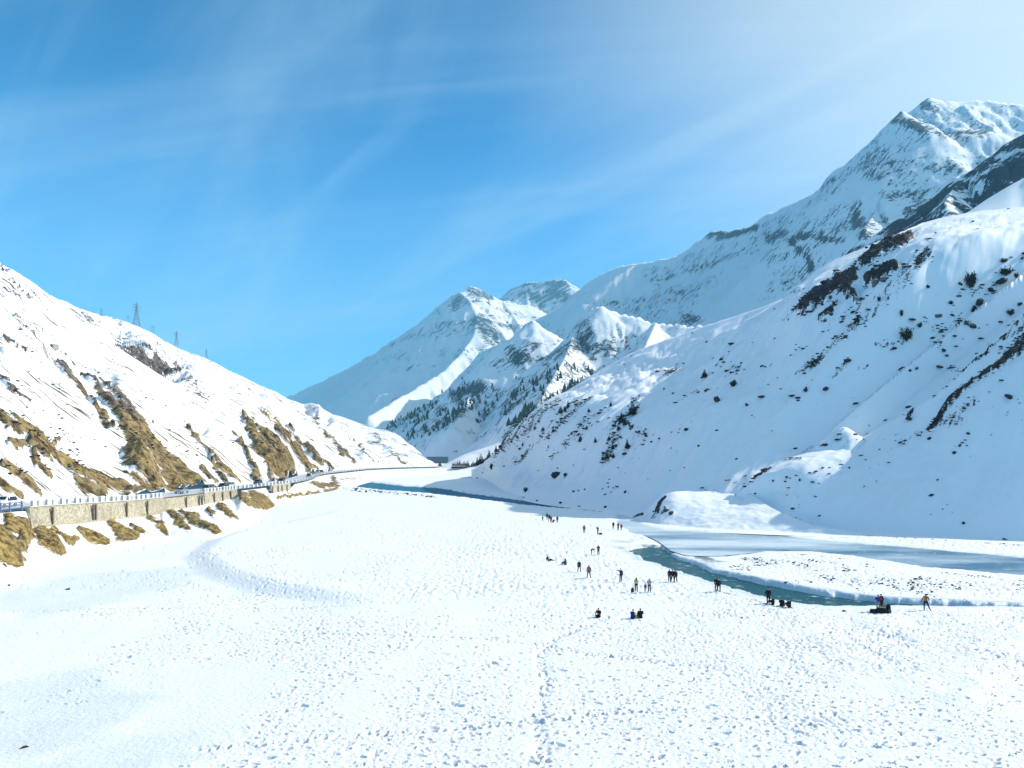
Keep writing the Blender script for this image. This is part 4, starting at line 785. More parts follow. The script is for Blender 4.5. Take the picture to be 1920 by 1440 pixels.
def stone_mat(name, a, b, scale=2.0):
    m, N, L, B = new_mat(name); tc = N.new('ShaderNodeTexCoord'); n = N.new('ShaderNodeTexNoise'); n.inputs['Scale'].default_value = scale; n.inputs['Detail'].default_value = 7; n.inputs['Roughness'].default_value = .7
    L.new(tc.outputs['Object'], n.inputs['Vector']); cr = N.new('ShaderNodeValToRGB'); e = cr.color_ramp.elements; e[0].position = .35; e[0].color = (*a, 1); e[1].position = .68; e[1].color = (*b, 1)
    L.new(n.outputs['Fac'], cr.inputs[0]); L.new(cr.outputs[0], B.inputs['Base Color']); B.inputs['Roughness'].default_value = .85
    bp = N.new('ShaderNodeBump'); bp.inputs['Strength'].default_value = .7; bp.inputs['Distance'].default_value = .1; L.new(n.outputs['Fac'], bp.inputs['Height']); L.new(bp.outputs[0], B.inputs['Normal']); return m
M_ROCK = stone_mat('dark_boulder', (0.006, 0.006, 0.009), (0.036, 0.031, 0.032))
M_ROCKR = stone_mat('rusty_boulder', (0.012, 0.008, 0.009), (0.085, 0.045, 0.035))
M_ROCKG = stone_mat('grey_boulder', (0.06, 0.06, 0.06), (0.20, 0.19, 0.175))
M_SNOW = plain('clean_snow', (0.84, 0.86, 0.88), 0.7, 0.2, var=0.04)
M_TAN = stone_mat('tan_crag', (0.10, 0.07, 0.04), (0.33, 0.26, 0.16), 1.2)

# ------------------------------------------------------------------ road, retaining walls, parapets
M_ASPH = stone_mat('wet_grey_road', (0.30, 0.31, 0.33), (0.74, 0.76, 0.78), 0.6)
def build_road():
    offs = [-0.6, 0.0, 1.6, 4.0, 6.4, 8.0, 9.2]; dz = [0.0, 0.02, 0.03, 0.06, 0.03, 0.05, 0.25]
    co = []
    for o_, d in zip(offs, dz):
        x, y, z = road_edge(o_); co.append(np.stack([x, y, z + d], -1))
    co = np.array(co); me = np_mesh('road', co.reshape(-1, 3), grid_faces(co.shape[0], co.shape[1])[:, ::-1]); return obj('road', me, M_ASPH, kind='structure')
build_road()
def road_pt(Y, off=0.0):
    """point and heading (angle from +Y towards -X) of the road at distance Y"""
    i = int(np.argmin(np.abs(RP[:, 0] - Y))); x, y, z = road_edge(off); a = math.atan2(-tan[i, 1], tan[i, 0]); return Vector((x[i], y[i], z[i])), a
def masonry_mat():
    m, N, L, B = new_mat('rubble_masonry'); geo = N.new('ShaderNodeNewGeometry')
    vo = N.new('ShaderNodeTexVoronoi'); vo.inputs['Scale'].default_value = 2.6; L.new(geo.outputs['Position'], vo.inputs['Vector'])
    vd = N.new('ShaderNodeTexVoronoi'); vd.feature = 'DISTANCE_TO_EDGE'; vd.inputs['Scale'].default_value = 2.6; L.new(geo.outputs['Position'], vd.inputs['Vector'])
    nz = N.new('ShaderNodeTexNoise'); nz.inputs['Scale'].default_value = 0.5; nz.inputs['Detail'].default_value = 5; L.new(geo.outputs['Position'], nz.inputs['Vector'])
    cr = N.new('ShaderNodeValToRGB'); e = cr.color_ramp.elements; e[0].color = (0.20, 0.17, 0.11, 1); e[1].color = (0.62, 0.56, 0.42, 1)
    sx = N.new('ShaderNodeSeparateColor'); L.new(vo.outputs['Color'], sx.inputs[0]); av = N.new('ShaderNodeMath'); av.operation = 'MULTIPLY_ADD'; L.new(sx.outputs[0], av.inputs[0]); av.inputs[1].default_value = .65; 
    sc_ = N.new('ShaderNodeMath'); sc_.operation = 'MULTIPLY'; L.new(nz.outputs['Fac'], sc_.inputs[0]); sc_.inputs[1].default_value = .5; L.new(sc_.outputs[0], av.inputs[2]); L.new(av.outputs[0], cr.inputs[0])
    mr = N.new('ShaderNodeMapRange'); mr.inputs['From Max'].default_value = 0.06; L.new(vd.outputs['Distance'], mr.inputs['Value'])
    mx = N.new('ShaderNodeMix'); mx.data_type = 'RGBA'; L.new(mr.outputs[0], mx.inputs['Factor']); mx.inputs['A'].default_value = (0.40, 0.37, 0.30, 1); L.new(cr.outputs[0], mx.inputs['B']); L.new(mx.outputs['Result'], B.inputs['Base Color'])
    B.inputs['Roughness'].default_value = .9; bp = N.new('ShaderNodeBump'); bp.inputs['Strength'].default_value = .8; bp.inputs['Distance'].default_value = .08; L.new(mr.outputs[0], bp.inputs['Height']); L.new(bp.outputs[0], B.inputs['Normal']); return m
M_WALL = masonry_mat(); M_CONC = plain('snowy_concrete', (0.55, 0.55, 0.53), .85, .2, var=.2, scale=2.0); M_DARKCONC = stone_mat('stained_concrete', (0.07, 0.055, 0.05), (0.25, 0.21, 0.17))
def col_Y(px, off=0.0):
    p, Y = edge_on_cols(np.array([float(px)]), off); return float(Y[0])
def wall(px0, px1, label, drop, blocks, coping, bays=None, raise_=0.0):
    """a masonry retaining wall between two columns of the photograph, standing under the road edge"""
    Y0, Y1 = col_Y(px0), col_Y(px1); p0, _ = road_pt(Y0); root = empty('retaining_wall', p0, 0, label, 'wall', 'retaining walls under the road')
    inv = Vector(p0); n = 26; mb = MB(); cp = MB(); Ys = np.linspace(Y0, Y1, n)
    pts = [(road_pt(Y, -0.55)[0], road_pt(Y, -1.15)[0], road_pt(Y, 0.1)[0], d) for Y, d in zip(Ys, np.interp(np.linspace(0, 1, n), [0, 1], drop))]
    v, f = [], []
    for t_, b_, k_, d in pts:
        top = t_.z + raise_ - 0.06; v += [b_ - Vector((0, 0, d + 1.4)) - inv, Vector((t_.x, t_.y, top)) - inv, Vector((k_.x, k_.y, top)) - inv]
    for i in range(n - 1):
        a = 3 * i; f += [(a, a + 1, a + 4, a + 3), (a + 1, a + 2, a + 5, a + 4)]
    f += [(0, 2, 1), (3 * n - 3, 3 * n - 2, 3 * n - 1)]
    mb.add(v, f); mb.build('wall_face', M_WALL, root)
    v, f = [], []
    for t_, b_, k_, d in pts:
        z = t_.z + raise_ - 0.06; o_ = (t_ - k_).normalized() * 0.16
        v += [Vector((t_.x, t_.y, z)) + o_ - inv, Vector((t_.x, t_.y, z + .16)) + o_ - inv, Vector((k_.x, k_.y, z + .16)) - o_ - inv]
    for i in range(n - 1):
        a = 3 * i; f += [(a, a + 1, a + 4, a + 3), (a + 1, a + 2, a + 5, a + 4)]
    f += [(0, 2, 1), (3 * n - 3, 3 * n - 2, 3 * n - 1)]
    cp.add(v, f); cp.build('coping', coping, root)
    if bays:
        for fr in bays:                                             # dark drain slots and buttress edges
            Y = Y0 + (Y1 - Y0) * fr; q, a = road_pt(Y, -1.02); b = MB().box((0, 0, 0), (.28, .38, 2.9), a); o = b.build('buttress', M_DARKCONC, root); o.location = q + Vector((0, 0, -1.75 + raise_)) - inv
    if blocks:
        me = MB().box((0, 0, .42), (.42, 1.15, .84), 0, .93).mesh('parapet_block', M_CONC); cap = MB().box((0, 0, .90), (.50, 1.22, .13), 0, .85).mesh('snow_cap', M_SNOW)
        for i in range(blocks):
            Y = Y0 + (Y1 - Y0) * (i + .5) / blocks; q, a = road_pt(Y, -0.30); o = obj('parapet_block', me, None, root); o.location = q + Vector((0, 0, .10 + raise_)) - inv; o.rotation_euler = (0, 0, a)
            o.scale = (1, 1 + .1 * math.sin(i * 7.1), 1 + .08 * math.sin(i * 3.3)); c = obj('snow_cap', cap, None, o)
    return root
wall(50, 302, 'long tan rubble retaining wall with a row of snow-capped parapet blocks', (3.5, 3.6), 23, M_CONC, (.12, .38, .40, .63, .82))
wall(303, 376, 'tan stone retaining wall with dark broken top edge and two dark slots', (3.2, 3.0), 0, M_DARKCONC, (.52, .86, .93), -0.15)
wall(378, 441, 'tan retaining wall with ten parapet blocks beside the parked cars', (2.9, 2.5), 11, M_CONC, (.25, .5, .75))
wall(505, 541, 'short far stone retaining wall with pale pilasters below the road bend', (2.6, 2.4), 6, M_CONC, (.03, .28, .5, .75))
M_RAIL = plain('blue_grey_steel', (0.16, 0.22, 0.34), .5, .4, .3)
def railing():
    Y0, Y1 = 92.0, col_Y(38); p0, _ = road_pt(Y0); r = empty('crash_barrier', p0, 0, 'blue-grey steel roadside railing at the left edge of the photo', 'railing'); inv = Vector(p0)
    for h in (.45, .85):
        mb = MB(); Ys = np.linspace(Y0, Y1, 8)
        for a, b in zip(Ys[:-1], Ys[1:]): mb.tube(road_pt(a, -.3)[0] - inv + Vector((0, 0, h)), road_pt(b, -.3)[0] - inv + Vector((0, 0, h)), .09, n=5)
        mb.build('rail', M_RAIL, r)
    me = MB().box((0, 0, .3), (.22, .22, 1.5)).mesh('post', M_RAIL)
    for Y in np.arange(Y0, Y1, 2.6): o = obj('post', me, None, r); o.location = road_pt(Y, -.3)[0] - inv
railing()
def guard_stones():
    me = MB().box((0, 0, .4), (.42, 1.0, .8), 0, .9).mesh('guard_stone', M_CONC); cap = MB().box((0, 0, .86), (.48, 1.06, .12), 0, .85).mesh('snow_cap', M_SNOW)
    Ys = list(np.linspace(col_Y(446), col_Y(502), 8)) + list(np.linspace(col_Y(545), col_Y(606), 20)) + list(np.linspace(col_Y(612), 560, 16))
    for i, Y in enumerate(Ys):
        q, a = road_pt(Y, -.3); far = Y > 300
        o = tag(obj('guard_stone', me), 'small pale guard block in the row edging the far road bend' if far else 'snow-capped guard block edging the road between the stone walls', 'guard block', 'guard blocks along the far road' if far else 'guard blocks between the walls')
        o.location = q + Vector((0, 0, .03)); o.rotation_euler = (0, 0, a); obj('snow_cap', cap, None, o)
guard_stones()

# ------------------------------------------------------------------ cars
M_GLASS = plain('car_glass', (0.02, 0.03, 0.04), .08, .6, var=.02); M_TYRE = plain('tyre_rubber', (0.02, 0.02, 0.02), .9, .1); M_RIM = plain('rim_grey', (0.35, 0.36, 0.38), .4, .5, .6); M_LAMP = plain('lamp_lens', (0.75, 0.76, 0.74), .15, .6); M_TAIL = plain('tail_lens', (0.35, 0.02, 0.02), .2, .5)
def car_meshes(kind):
    """body (y forward), glass pieces"""
    if kind == 'sedan': L_, H, lo = 4.4, 1.45, [(-2.2, .35), (-2.2, .85), (-2.05, .95), (-1.5, .98), (-.95, 1.40), (.35, 1.43), (1.05, 1.0), (1.95, .86), (2.18, .68), (2.2, .35)]
    elif kind == 'van': L_, H, lo = 4.6, 1.95, [(-2.3, .35), (-2.3, 1.1), (-2.2, 1.88), (-2.0, 1.95), (1.0, 1.95), (1.6, 1.3), (2.15, 1.05), (2.3, .8), (2.3, .35)]
    else: L_, H, lo = 4.5, 1.75, [(-2.2, .40), (-2.22, 1.05), (-2.05, 1.62), (-1.85, 1.72), (.3, 1.74), (1.0, 1.18), (1.95, 1.05), (2.2, .85), (2.22, .40)]
    mb = MB(); n = len(lo); W2 = .9; ring = []
    for x, q in ((-W2, 1.0), (-W2 * .98, 1.0), (W2 * .98, 1.0), (W2, 1.0)): ring.append([(x * (1 - .17 * max(0, (z - .98) / .75)), y * (1.0 if abs(x) < W2 else .985), z) for y, z in lo])
    v = [p for r in ring for p in r]; f = [(k * n + i, k * n + (i + 1) % n, (k + 1) * n + (i + 1) % n, (k + 1) * n + i) for k in range(3) for i in range(n)] + [tuple(range(n))[::-1], tuple(range(3 * n, 4 * n))]
    mb.add(v, f); return mb, lo, H
CAR_CACHE = {}
def car(px, off, kind, colour, label, heading=1, Y=None):
    Y = col_Y(px, off) if Y is None else Y; q, a = road_pt(Y, off); paint_ = plain('car_paint_' + '_'.join(str(int(c * 99)) for c in colour), colour, .3, .5, var=.06)
    r = empty('car', q + Vector((0, 0, .05)), a + (0 if heading > 0 else math.pi), label, 'car', 'cars on the snowy hill road')
    mb, lo, H = car_meshes(kind); mb.build('body', paint_, r)
    hi = [p for p in lo if p[1] > 1.2]; rear, front = hi[0], hi[-1]
    def glass(name, pts): MB().add(pts, [tuple(range(len(pts)))]).build(name, M_GLASS, r)
    fr = lo[lo.index(front) + 1]; rb = lo[lo.index(rear) - 1]
    def inx(z): return .9 * (1 - .17 * max(0, (z - .98) / .75))
    for nm, a_, b_ in (('windscreen', front, fr), ('rear_window', rb, rear)):
        ya, za, yb, zb = a_[0], a_[1], b_[0], b_[1]; sgn = 1 if nm == 'windscreen' else -1
        t0, t1 = .1, .92; P = [(ya + (yb - ya) * t, za + (zb - za) * t) for t in (t0, t1)]; off_ = .012 * sgn
        glass(nm, [(-inx(P[0][1]) * .88, P[0][0] + off_, P[0][1] + .012), (inx(P[0][1]) * .88, P[0][0] + off_, P[0][1] + .012), (inx(P[1][1]) * .9, P[1][0] + off_, P[1][1] + .012), (-inx(P[1][1]) * .9, P[1][0] + off_, P[1][1] + .012)])
    zt, zb_ = H - .12, 1.02 if kind != 'van' else 1.22
    for s in (-1, 1):
        for y0, y1 in ((rb[0] * .8 if kind == 'sedan' else rear[0] + .2, -.05), (.05, front[0] + .12)):
            glass('side_window', [(s * (inx(zb_) + .012), y0 - .1, zb_), (s * (inx(zb_) + .012), y1 + .1, zb_), (s * (inx(zt) + .012), y1 - .05, zt), (s * (inx(zt) + .012), y0 + .15, zt)])
        for y in (-1.35, 1.35):
            w = MB().tube((s * .72, y, .33), (s * .93, y, .33), .33, n=14).build('wheel', M_TYRE, r); MB().tube((s * .935, y, .33), (s * .945, y, .33), .19, n=10).build('rim', M_RIM, w)
        MB().box((s * .62, lo[-1][0] + .0, .72), (.36, .06, .16)).build('headlight', M_LAMP, r); MB().box((s * .68, lo[0][0] - .0, .86), (.26, .06, .2)).build('tail_light', M_TAIL, r)
    return r
car(10, 3.0, 'suv', (0.75, 0.76, 0.77), 'white car behind the railing at the left edge of the photo', -1)
car(341, 3.4, 'sedan', (0.28, 0.31, 0.36), 'silver-grey car alone on the road, leftmost of the queue', -1)
car(391, 2.8, 'suv', (0.16, 0.19, 0.19), 'dark green-grey estate car above the parapet wall', 1)
car(395, 6.4, 'sedan', (0.16, 0.03, 0.035), 'dark red car behind the green-grey estate car', 1)
car(417, 2.6, 'suv', (0.03, 0.035, 0.045), 'black off-road car beside the pale van', -1)
car(429, 3.0, 'van', (0.42, 0.45, 0.48), 'pale grey van on the road beside the black car', -1)
car(433, 6.6, 'sedan', (0.5, 0.52, 0.55), 'light car on the hill side behind the pale van', 1)
car(484, 5.0, 'suv', (0.06, 0.06, 0.07), 'dark car on the bare stretch between the stone walls', -1)
car(527, 2.6, 'suv', (0.04, 0.045, 0.05), 'dark car just above the short far wall', -1)
car(579, 2.6, 'suv', (0.05, 0.05, 0.06), 'dark car at the start of the far road bend', -1)
car(590, 4.2, 'sedan', (0.2, 0.23, 0.27), 'grey car in the far road bend, nearest of the cluster', -1)
car(596, 5.5, 'van', (0.32, 0.36, 0.4), 'grey minibus in the far road bend', 1)
car(603, 6.0, 'suv', (0.1, 0.11, 0.13), 'dark car farthest along the far road bend', 1)

# ------------------------------------------------------------------ pylons, poles, buildings on the left hill
M_STEEL = plain('galvanised_steel', (0.30, 0.40, 0.46), .5, .4, .5)
def pylon(px, py, hpx, label, name='lattice_pylon'):
    q = surf('left_hill', px, py); s = hpx / F * q.y / 30.0; r = empty(name, q - Vector((0, 0, .6)), math.radians(20), label, 'pylon', 'pylons on the left ridge'); r.scale = (s, s, s)
    def half(z): return 3.6 * (1 - z / 21) + .75 if z < 21 else .75 - .03 * (z - 21)
    C = [(-1, -1), (1, -1), (1, 1), (-1, 1)]; lv = [0, 5, 9.5, 13.5, 17, 19.5, 21.5, 24, 26.5]
    for a, b in C:
        m = MB()
        for z0, z1 in zip(lv[:-1], lv[1:]): m.tube((a * half(z0), b * half(z0), z0), (a * half(z1), b * half(z1), z1), .34, n=4)
        m.tube((a * half(26.5), b * half(26.5), 26.5), (0, 0, 30), .28, n=4); m.build('leg', M_STEEL, r)
    m = MB()
    for z0, z1 in zip(lv[:-1], lv[1:]):
        for i in range(4):
            a, b = C[i], C[(i + 1) % 4]
            m.tube((a[0] * half(z0), a[1] * half(z0), z0), (b[0] * half(z1), b[1] * half(z1), z1), .19, n=3); m.tube((b[0] * half(z0), b[1] * half(z0), z0), (a[0] * half(z1), a[1] * half(z1), z1), .19, n=3)
            m.tube((a[0] * half(z1), a[1] * half(z1), z1), (b[0] * half(z1), b[1] * half(z1), z1), .19, n=3)
    m.build('bracing', M_STEEL, r)
    for z, l in ((19.5, 4.2), (23.2, 4.9), (26.4, 3.6)):
        m = MB()
        for s_ in (-1, 1):
            for b in (-1, 1): m.tube((s_ * .6, b * .6, z), (s_ * l, 0, z + .1), .26, n=4); m.tube((s_ * .6, b * .6, z + 1.3), (s_ * l, 0, z + .1), .2, n=4)
            m.tube((s_ * l, 0, z + .1), (s_ * l, 0, z - 1.3), .2, n=4)
        m.build('cross_arm', M_STEEL, r)
pylon(256, 611, 46, 'tallest lattice power pylon on the left skyline')
pylon(331, 648, 29, 'middle lattice pylon further down the left skyline')
pylon(387, 671, 18, 'smallest lattice pylon, lowest on the left skyline')
pylon(190, 592, 16, 'pylon with only its top showing above the left ridge')
M_POLE = plain('weathered_pole', (0.11, 0.10, 0.09), .8, .2)
def hpole(px, py, hpx, label):
    q = surf('left_hill', px, py); s = hpx / F * q.y / 9.0; r = empty('power_pole', q - Vector((0, 0, .3)), .3, label, 'power pole', 'twin poles on the left ridge'); r.scale = (s, s, s)
    for a in (-1.4, 1.4): MB().tube((a, 0, 0), (a * .8, 0, 9), .17, .12).build('pole', M_POLE, r)
    MB().box((0, 0, 8.1), (4.6, .2, .25)).build('cross_arm', M_POLE, r); MB().box((0, 0, 6.2), (2.6, .16, .2)).build('brace', M_POLE, r)
hpole(240, 604, 12, 'twin-leg power pole just left of the tallest pylon')
hpole(287, 624, 14, 'twin-leg power pole between the tallest and the middle pylon')
M_PLASTER = plain('old_plaster', (0.36, 0.33, 0.27), .9, .1, var=.25, scale=1.0); M_DOOR = plain('dark_opening', (0.03, 0.028, 0.03), .8, .1)
def hut(px, py, wpx, label):
    q = surf('left_hill', px, py); w = wpx / F * q.y; r = empty('stone_hut', q - Vector((0, 0, .4)), math.radians(-25), label, 'hut')
    MB().box((0, 0, w * .12), (w, w * .5, w * .44)).build('wall', M_PLASTER, r)
    MB().prism([(-w * .36, w * .33), (w * .36, w * .37), (w * .34, w * .45), (-w * .34, w * .41)], -w * .56, w * .56).build('roof', M_SNOW, r)
    for x in (-.3, .05): MB().box((x * w, -w * .252, w * .14), (w * .12, .06, w * .16)).build('window', M_DOOR, r)
    MB().box((.32 * w, -w * .252, w * .1), (w * .13, .06, w * .3)).build('door', M_DOOR, r)
hut(98, 652, 22, 'low stone hut with a snowy roof near the bare trees')
def frame_shelter(px, py):
    q = surf('left_hill', px, py); s = 12 / F * q.y; r = empty('concrete_shelter', q - Vector((0, 0, .5)), math.radians(-10), 'grey open concrete frame at the top of the brown scar', 'shelter')
    MB().box((0, 0, s * .82), (s * 1.25, s * .8, s * .16)).build('roof_slab', M_DARKCONC, r)
    for x in (.2, .52): MB().box((x * s, -s * .3, s * .2), (s * .11, s * .11, s * 1.1)).build('column', M_DARKCONC, r)
    MB().box((-.45 * s, 0, s * .25), (s * .3, s * .7, s * 1.0)).build('wall', M_DARKCONC, r)
frame_shelter(203, 723)
def shed():
    Y = 930.0; x0, _, _ = W(800, 868, Y); x1, _, z0 = W(840, 869, Y); _, _, z1 = W(820, 857, Y); w = x1 - x0; h = z1 - z0
    r = empty('road_gallery', ((x0 + x1) / 2, Y, z0), 0, 'dark flat-roofed gallery at the far end of the valley', 'gallery'); m = plain('gallery_dark', (0.08, 0.15, 0.19), .8, .2)
    MB().box((0, 3, h * .5), (w, 8, h)).build('wall', m, r); MB().box((0, 2.5, h + .2), (w * 1.02, 9, .4)).build('roof', m, r)
    for i in range(6): MB().box((-w * .42 + w * .168 * i, -1.3, h * .45), (w * .04, .6, h * .85)).build('column', m, r)
shed()

# ------------------------------------------------------------------ trees and bushes
M_BARK = plain('bark', (0.07, 0.05, 0.04), .9, .1); M_NEEDLE = plain('fir_needles', (0.022, 0.04, 0.026), .8, .1, var=.4); M_TWIG = plain('bare_twigs', (0.12, 0.095, 0.085), .9, .1); M_SCRUB = plain('dark_scrub', (0.022, 0.028, 0.022), .85, .1, var=.4)
def conifer_meshes(seed, dense=1.0):
    rs = random.Random(seed); tr = MB().tube((0, 0, -.3), (0, 0, 8.0), .2, .03, 6); cr = MB(); z = 0.9
    while z < 9.7:
        R = (10 - z) * .27 * (.75 + .5 * rs.random()) + .16; n = int((12 if z < 6 else 8) * dense)
        for i in range(n):
            a = 6.283 * (i + rs.random()) / n; r = R * (.6 + .6 * rs.random()); d = Vector((math.cos(a), math.sin(a), 0)); s = Vector((-d.y, d.x, 0)); dz = -.30 * r - .1 * rs.random()
            b = Vector((0, 0, z + .2)); tip = b + d * r + Vector((0, 0, dz)); w = r * .36; mid = b + d * r * .55 + Vector((0, 0, dz * .35 + .06))
            cr.add([b, mid + s * w, tip, mid - s * w], [(0, 1, 2), (0, 2, 3)])
            cr.add([mid + Vector((0, 0, .12)), tip + s * w * .5 - Vector((0, 0, .18)), tip - s * w * .5 - Vector((0, 0, .22)), mid - Vector((0, 0, .35))], [(0, 1, 2, 3)])
        z += .36 + .14 * rs.random()
    cr.tube((0, 0, 9.3), (0, 0, 10.1), .1, .02, 4)
    return tr.mesh('trunk', M_BARK), cr.mesh('crown', M_NEEDLE)
CON = [conifer_meshes(s, d) for s, d in ((1, 1.0), (2, .8), (3, 1.15))]
def conifer(loc, h, i, label, group):
    t, c = CON[i % 3]; r = empty('conifer', loc, i * 1.7, label, 'tree', group); s = h / 10.0; r.scale = (s * (1.5 + .3 * math.sin(i * 2.1)), s * (1.5 + .3 * math.sin(i * 2.1)), s)
    obj('trunk', t, None, r); obj('crown', c, None, r); return r
MOR = [(p + 1.7, q + .4, h * .85) for p, q, h in [(849, 880, 13), (856, 882, 15), (860, 883, 16), (864, 883, 17), (868, 882, 15), (872, 882, 16), (875, 881, 14), (885, 882, 15), (889, 881, 16), (893, 880, 18), (897, 878, 19), (900, 877, 20), (904, 874, 15), (915, 865, 14)]] + [(849, 879, 12), (853, 881, 14), (858, 882, 17), (862, 883, 19), (866, 882, 14), (870, 882, 17), (873, 881, 13), (877, 881, 17), (855, 880, 10), (884, 882, 13), (887, 882, 17), (891, 880, 14), (895, 879, 21), (899, 878, 18), (902, 875, 23), (906, 872, 13), (909, 869, 11), (913, 866, 12), (917, 863, 19), (921, 861, 9), (928, 859, 9), (930, 849, 14), (937, 855, 10), (941, 847, 6)]
for i, (px, py, h) in enumerate(MOR):
    Y = 690 + 4 * math.sin(i * 5.1) if px < 912 else 712; p = Vector(W(px, py, Y)); p.z -= .3
    conifer(p, h / F * Y * 1.08, i, 'dark fir in the grove at the valley end' if px < 912 else 'dark fir standing apart at the upper edge of the grove', 'firs of the grove at the valley end' if px < 912 else 'firs at the upper edge of the grove')
conifer(Vector(W(825, 876, 760)), 11 / F * 760, 4, 'lone small fir by the gallery at the valley end', None)
SLOPE_CON = [(1186, 777, 24, 'fir on the right slope, tallest of the clump below the sunlit bench'), (1165, 790, 19, 'broad dark fir just left of the tallest slope fir'), (1172, 797, 14, 'small fir below the broad dark fir on the slope'), (1160, 806, 11, 'low fir beside the grey boulder on the slope'),
    (1176, 841, 19, 'bushy fir above the little stones low on the slope'), (1149, 842, 12, None), (1142, 826, 11, None), (1138, 859, 14, None), (1150, 858, 11, None), (1130, 862, 9, None), (1116, 829, 11, None), (1088, 828, 14, None), (1051, 775, 15, None), (1065, 765, 15, None), (1059, 770, 11, None), (1018, 808, 9, None), (1037, 810, 9, None), (1145, 761, 9, None),
    (1321, 708, 17, 'lone dark fir in the middle of the right slope'), (972, 800, 8, None), (988, 785, 9, None), (1003, 805, 8, None), (1028, 840, 7, None), (1100, 805, 9, None), (1104, 772, 8, None), (980, 836, 9, None)]
for i, (px, py, h, lb) in enumerate(SLOPE_CON):
    p = surf('right_slope', px, py); p.z -= .15
    conifer(p, h / F * p.y, i + 1, lb or 'small dark fir among the rocks of the right slope', None if lb else 'small firs among the slope rocks')
def bush_meshes(seed, n=900):
    rs = random.Random(seed); st = MB(); lf = MB()
    for i in range(16):
        a = rs.random() * 6.283; e = .5 + rs.random() * .9; l = .5 + .5 * rs.random(); d = Vector((math.cos(a) * math.cos(e), math.sin(a) * math.cos(e), math.sin(e))); st.tube((0, 0, -.1), d * l, .025, .008, 4)
        for k in range(n // 16):
            t = .35 + .75 * rs.random(); c = d * l * t + Vector((rs.gauss(0, .13), rs.gauss(0, .13), rs.gauss(0, .09))); u = Vector((rs.gauss(0, 1), rs.gauss(0, 1), rs.gauss(0, 1))).normalized(); w = u.orthogonal().normalized(); q = .035 + .03 * rs.random()
            lf.add([c - u * q * 1.6, c + w * q, c + u * q * 1.6, c - w * q], [(0, 1, 2, 3)])
    return st.mesh('stem', M_BARK), lf.mesh('foliage', M_SCRUB)
BUSH = [bush_meshes(s) for s in (11, 12, 13)]
def bush(t, px, py, w, h, i, label, group=None):
    p = surf(t, px, py); r = empty('bush', p - Vector((0, 0, .1)), i * 1.3, label, 'bush', group); s = w / F * p.y / 1.7; r.scale = (s, s, h / F * p.y / 1.05)
    a, b = BUSH[i % 3]; obj('stem', a, None, r); obj('foliage', b, None, r)
BUSHES = [('right_slope', 1700, 638, 28, 27, 'big dark round bush on the right slope'), ('right_slope', 1819, 538, 30, 30, 'dark bush just below the sunlit shoulder'), ('right_slope', 1806, 616, 30, 20, 'wide dark bush beside a boulder on the right slope'), ('right_slope', 1886, 515, 28, 15, 'flat wide bush under the sunlit shoulder near the right edge'),
    ('right_slope', 1691, 592, 9, 13, None), ('right_slope', 1608, 603, 8, 11, None), ('right_slope', 1725, 613, 10, 10, None), ('right_slope', 1826, 585, 13, 14, None), ('right_slope', 1857, 548, 11, 12, None), ('right_slope', 1882, 492, 18, 9, None), ('right_slope', 1783, 570, 10, 8, None), ('right_slope', 1740, 540, 8, 8, None), ('right_slope', 1648, 565, 8, 12, None), ('right_slope', 1906, 520, 12, 10, None), ('right_slope', 1375, 724, 18, 14, 'dark bush on the smooth middle of the right slope'), ('right_slope', 1895, 590, 18, 12, None), ('right_slope', 985, 923, 13, 11, None), ('right_slope', 922, 880, 10, 14, None)]
for i, (t, px, py, w, h, lb) in enumerate(BUSHES): bush(t, px, py, w, h, i, lb or 'small dark bush on the snowy right slope', None if lb else 'small bushes on the right slope')
def bare_tree_meshes(seed):
    rs = random.Random(seed); tr = MB().tube((0, 0, -.3), (.1, 0, 4.5), .11, .07, 5).tube((.1, 0, 4.5), (0, .1, 8), .07, .015, 4); br = MB()
    for i in range(26):
        z = 2 + 5.6 * rs.random(); a = rs.random() * 6.283; l = (8.6 - z) * .28 + .3; p = Vector((.05, 0, z)); q = p + Vector((math.cos(a) * l * .6, math.sin(a) * l * .6, l)); br.tube(p, q, .035, .012, 3)
        for k in range(3): br.tube(p.lerp(q, .4 + .2 * k), p.lerp(q, .4 + .2 * k) + Vector((rs.gauss(0, .25), rs.gauss(0, .25), .5)), .015, .006, 3)
    return tr.mesh('trunk', M_BARK), br.mesh('branch', M_TWIG)
BARE = [bare_tree_meshes(s) for s in (5, 6, 7)]
for i, (px, py, h) in enumerate([(52, 662, 18), (61, 662, 19), (66, 663, 16), (69, 664, 20), (73, 664, 16), (78, 665, 14), (81, 664, 23), (84, 665, 15), (42, 660, 10), (38, 657, 9)]):
    p = surf('left_hill', px, py); r = empty('bare_tree', p, i * 2.2, 'thin leafless tree in the row by the stone hut', 'tree', 'bare trees on the left hill'); s = h / F * p.y / 8; r.scale = (s, s, s); a, b = BARE[i % 3]; obj('trunk', a, None, r); obj('branch', b, None, r)
